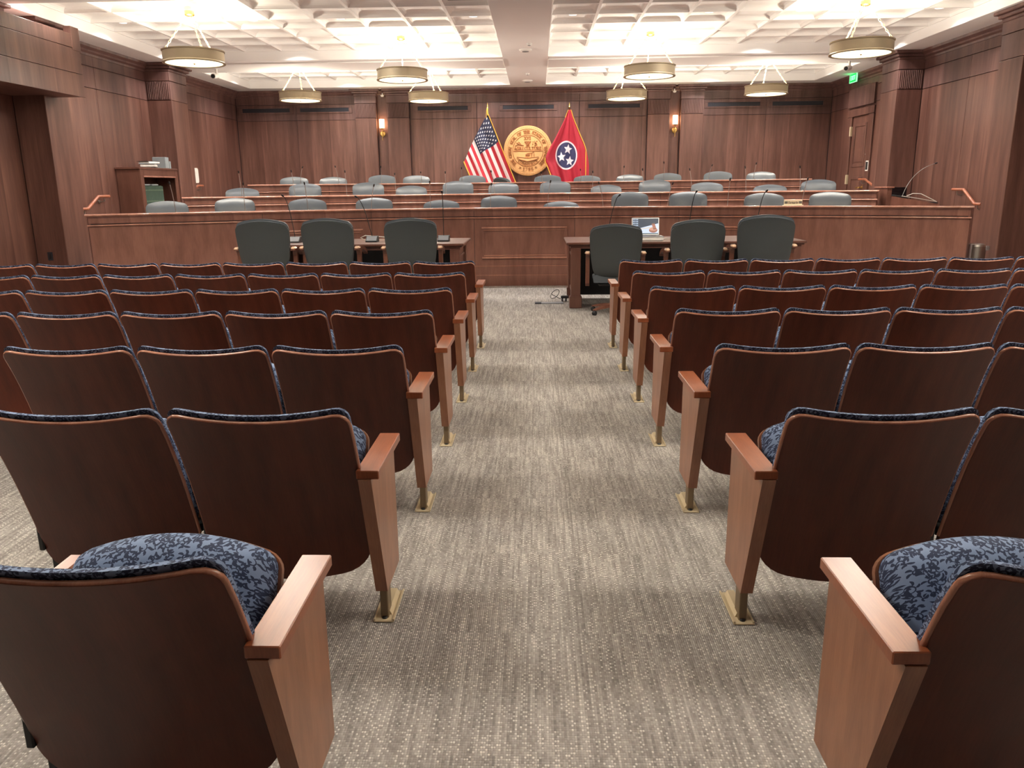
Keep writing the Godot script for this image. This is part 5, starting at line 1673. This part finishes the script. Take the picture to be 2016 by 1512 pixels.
	for s in [-1.0, 1.0]:
		obj("emblem", boxm(Vector3(s * 0.118, 0.046, 0.006), Vector3(0.052, 0.034, 0.003), 0.001), M.tag_grey, np)
	var lm := MB.new()
	letter(lm, "Senate", Vector3(0, 0.043, 0.007), 0.05, 0.0, 0.002)
	obj("lettering", lm, M.ink, np)
	# floor outlet, its cover strip, and the adapter with its loop of cable
	var fs := thing("cable_cover", "flat grey cable cover strip on the carpet beside the right witness table", "cable cover", Vector3(0.13, 0.0, -10.42), 0.0)
	obj("strip", boxm(Vector3(0.06, 0.006, 0), Vector3(0.30, 0.010, 0.12), 0.003), M.grey_plastic, fs)
	obj("end_cap", boxm(Vector3(-0.125, 0.007, 0), Vector3(0.085, 0.013, 0.13), 0.003), M.vent_dark, fs)
	var ad := thing("power_adapter", "black plug adapter with looped cord by the right witness table leg", "adapter", Vector3(0.33, 0.0, -10.7), 0.0)
	obj("block", boxm(Vector3(0.03, 0.06, 0.1), Vector3(0.10, 0.035, 0.07), 0.008), M.black_plastic, ad)
	obj("prongs", boxm(Vector3(0.0, 0.022, 0.1), Vector3(0.022, 0.045, 0.03), 0.004), M.vent_dark, ad)
	obj("prongs", boxm(Vector3(0.05, 0.022, 0.1), Vector3(0.022, 0.045, 0.03), 0.004), M.vent_dark, ad)
	var lc := PackedVector3Array()
	for i in 13:
		var a := PI * 2 * i / 12.0 - PI / 2
		lc.append(Vector3(-0.10 + 0.06 * sin(a + 0.6), 0.10 + 0.06 * cos(a), 0.1 + 0.01 * i / 12.0))
	lc.append(Vector3(-0.02, 0.03, 0.1))
	var cm := MB.new()
	cm.tube(lc, 0.005, 6)
	obj("cord", cm, M.black_plastic, ad)
	# steel bin beyond the right block
	var bn := thing("waste_bin", "brushed steel bin with curved front by the right wall", "bin", Vector3(6.08, 0, -11.25), 0)
	var bb := MB.new()
	bb.lathe(PackedVector2Array([Vector2(0, 0), Vector2(0.115, 0), Vector2(0.118, 0.02), Vector2(0.118, 0.64), Vector2(0.105, 0.668), Vector2(0.07, 0.68), Vector2(0, 0.682)]), 28)
	obj("body", bb, M.steel, bn)
	obj("side_plate", boxm(Vector3(-0.125, 0.34, 0), Vector3(0.03, 0.68, 0.2), 0.006), M.silver, bn)
	obj("latch", boxm(Vector3(0.11, 0.62, 0.06), Vector3(0.06, 0.06, 0.05), 0.012), M.silver, bn)
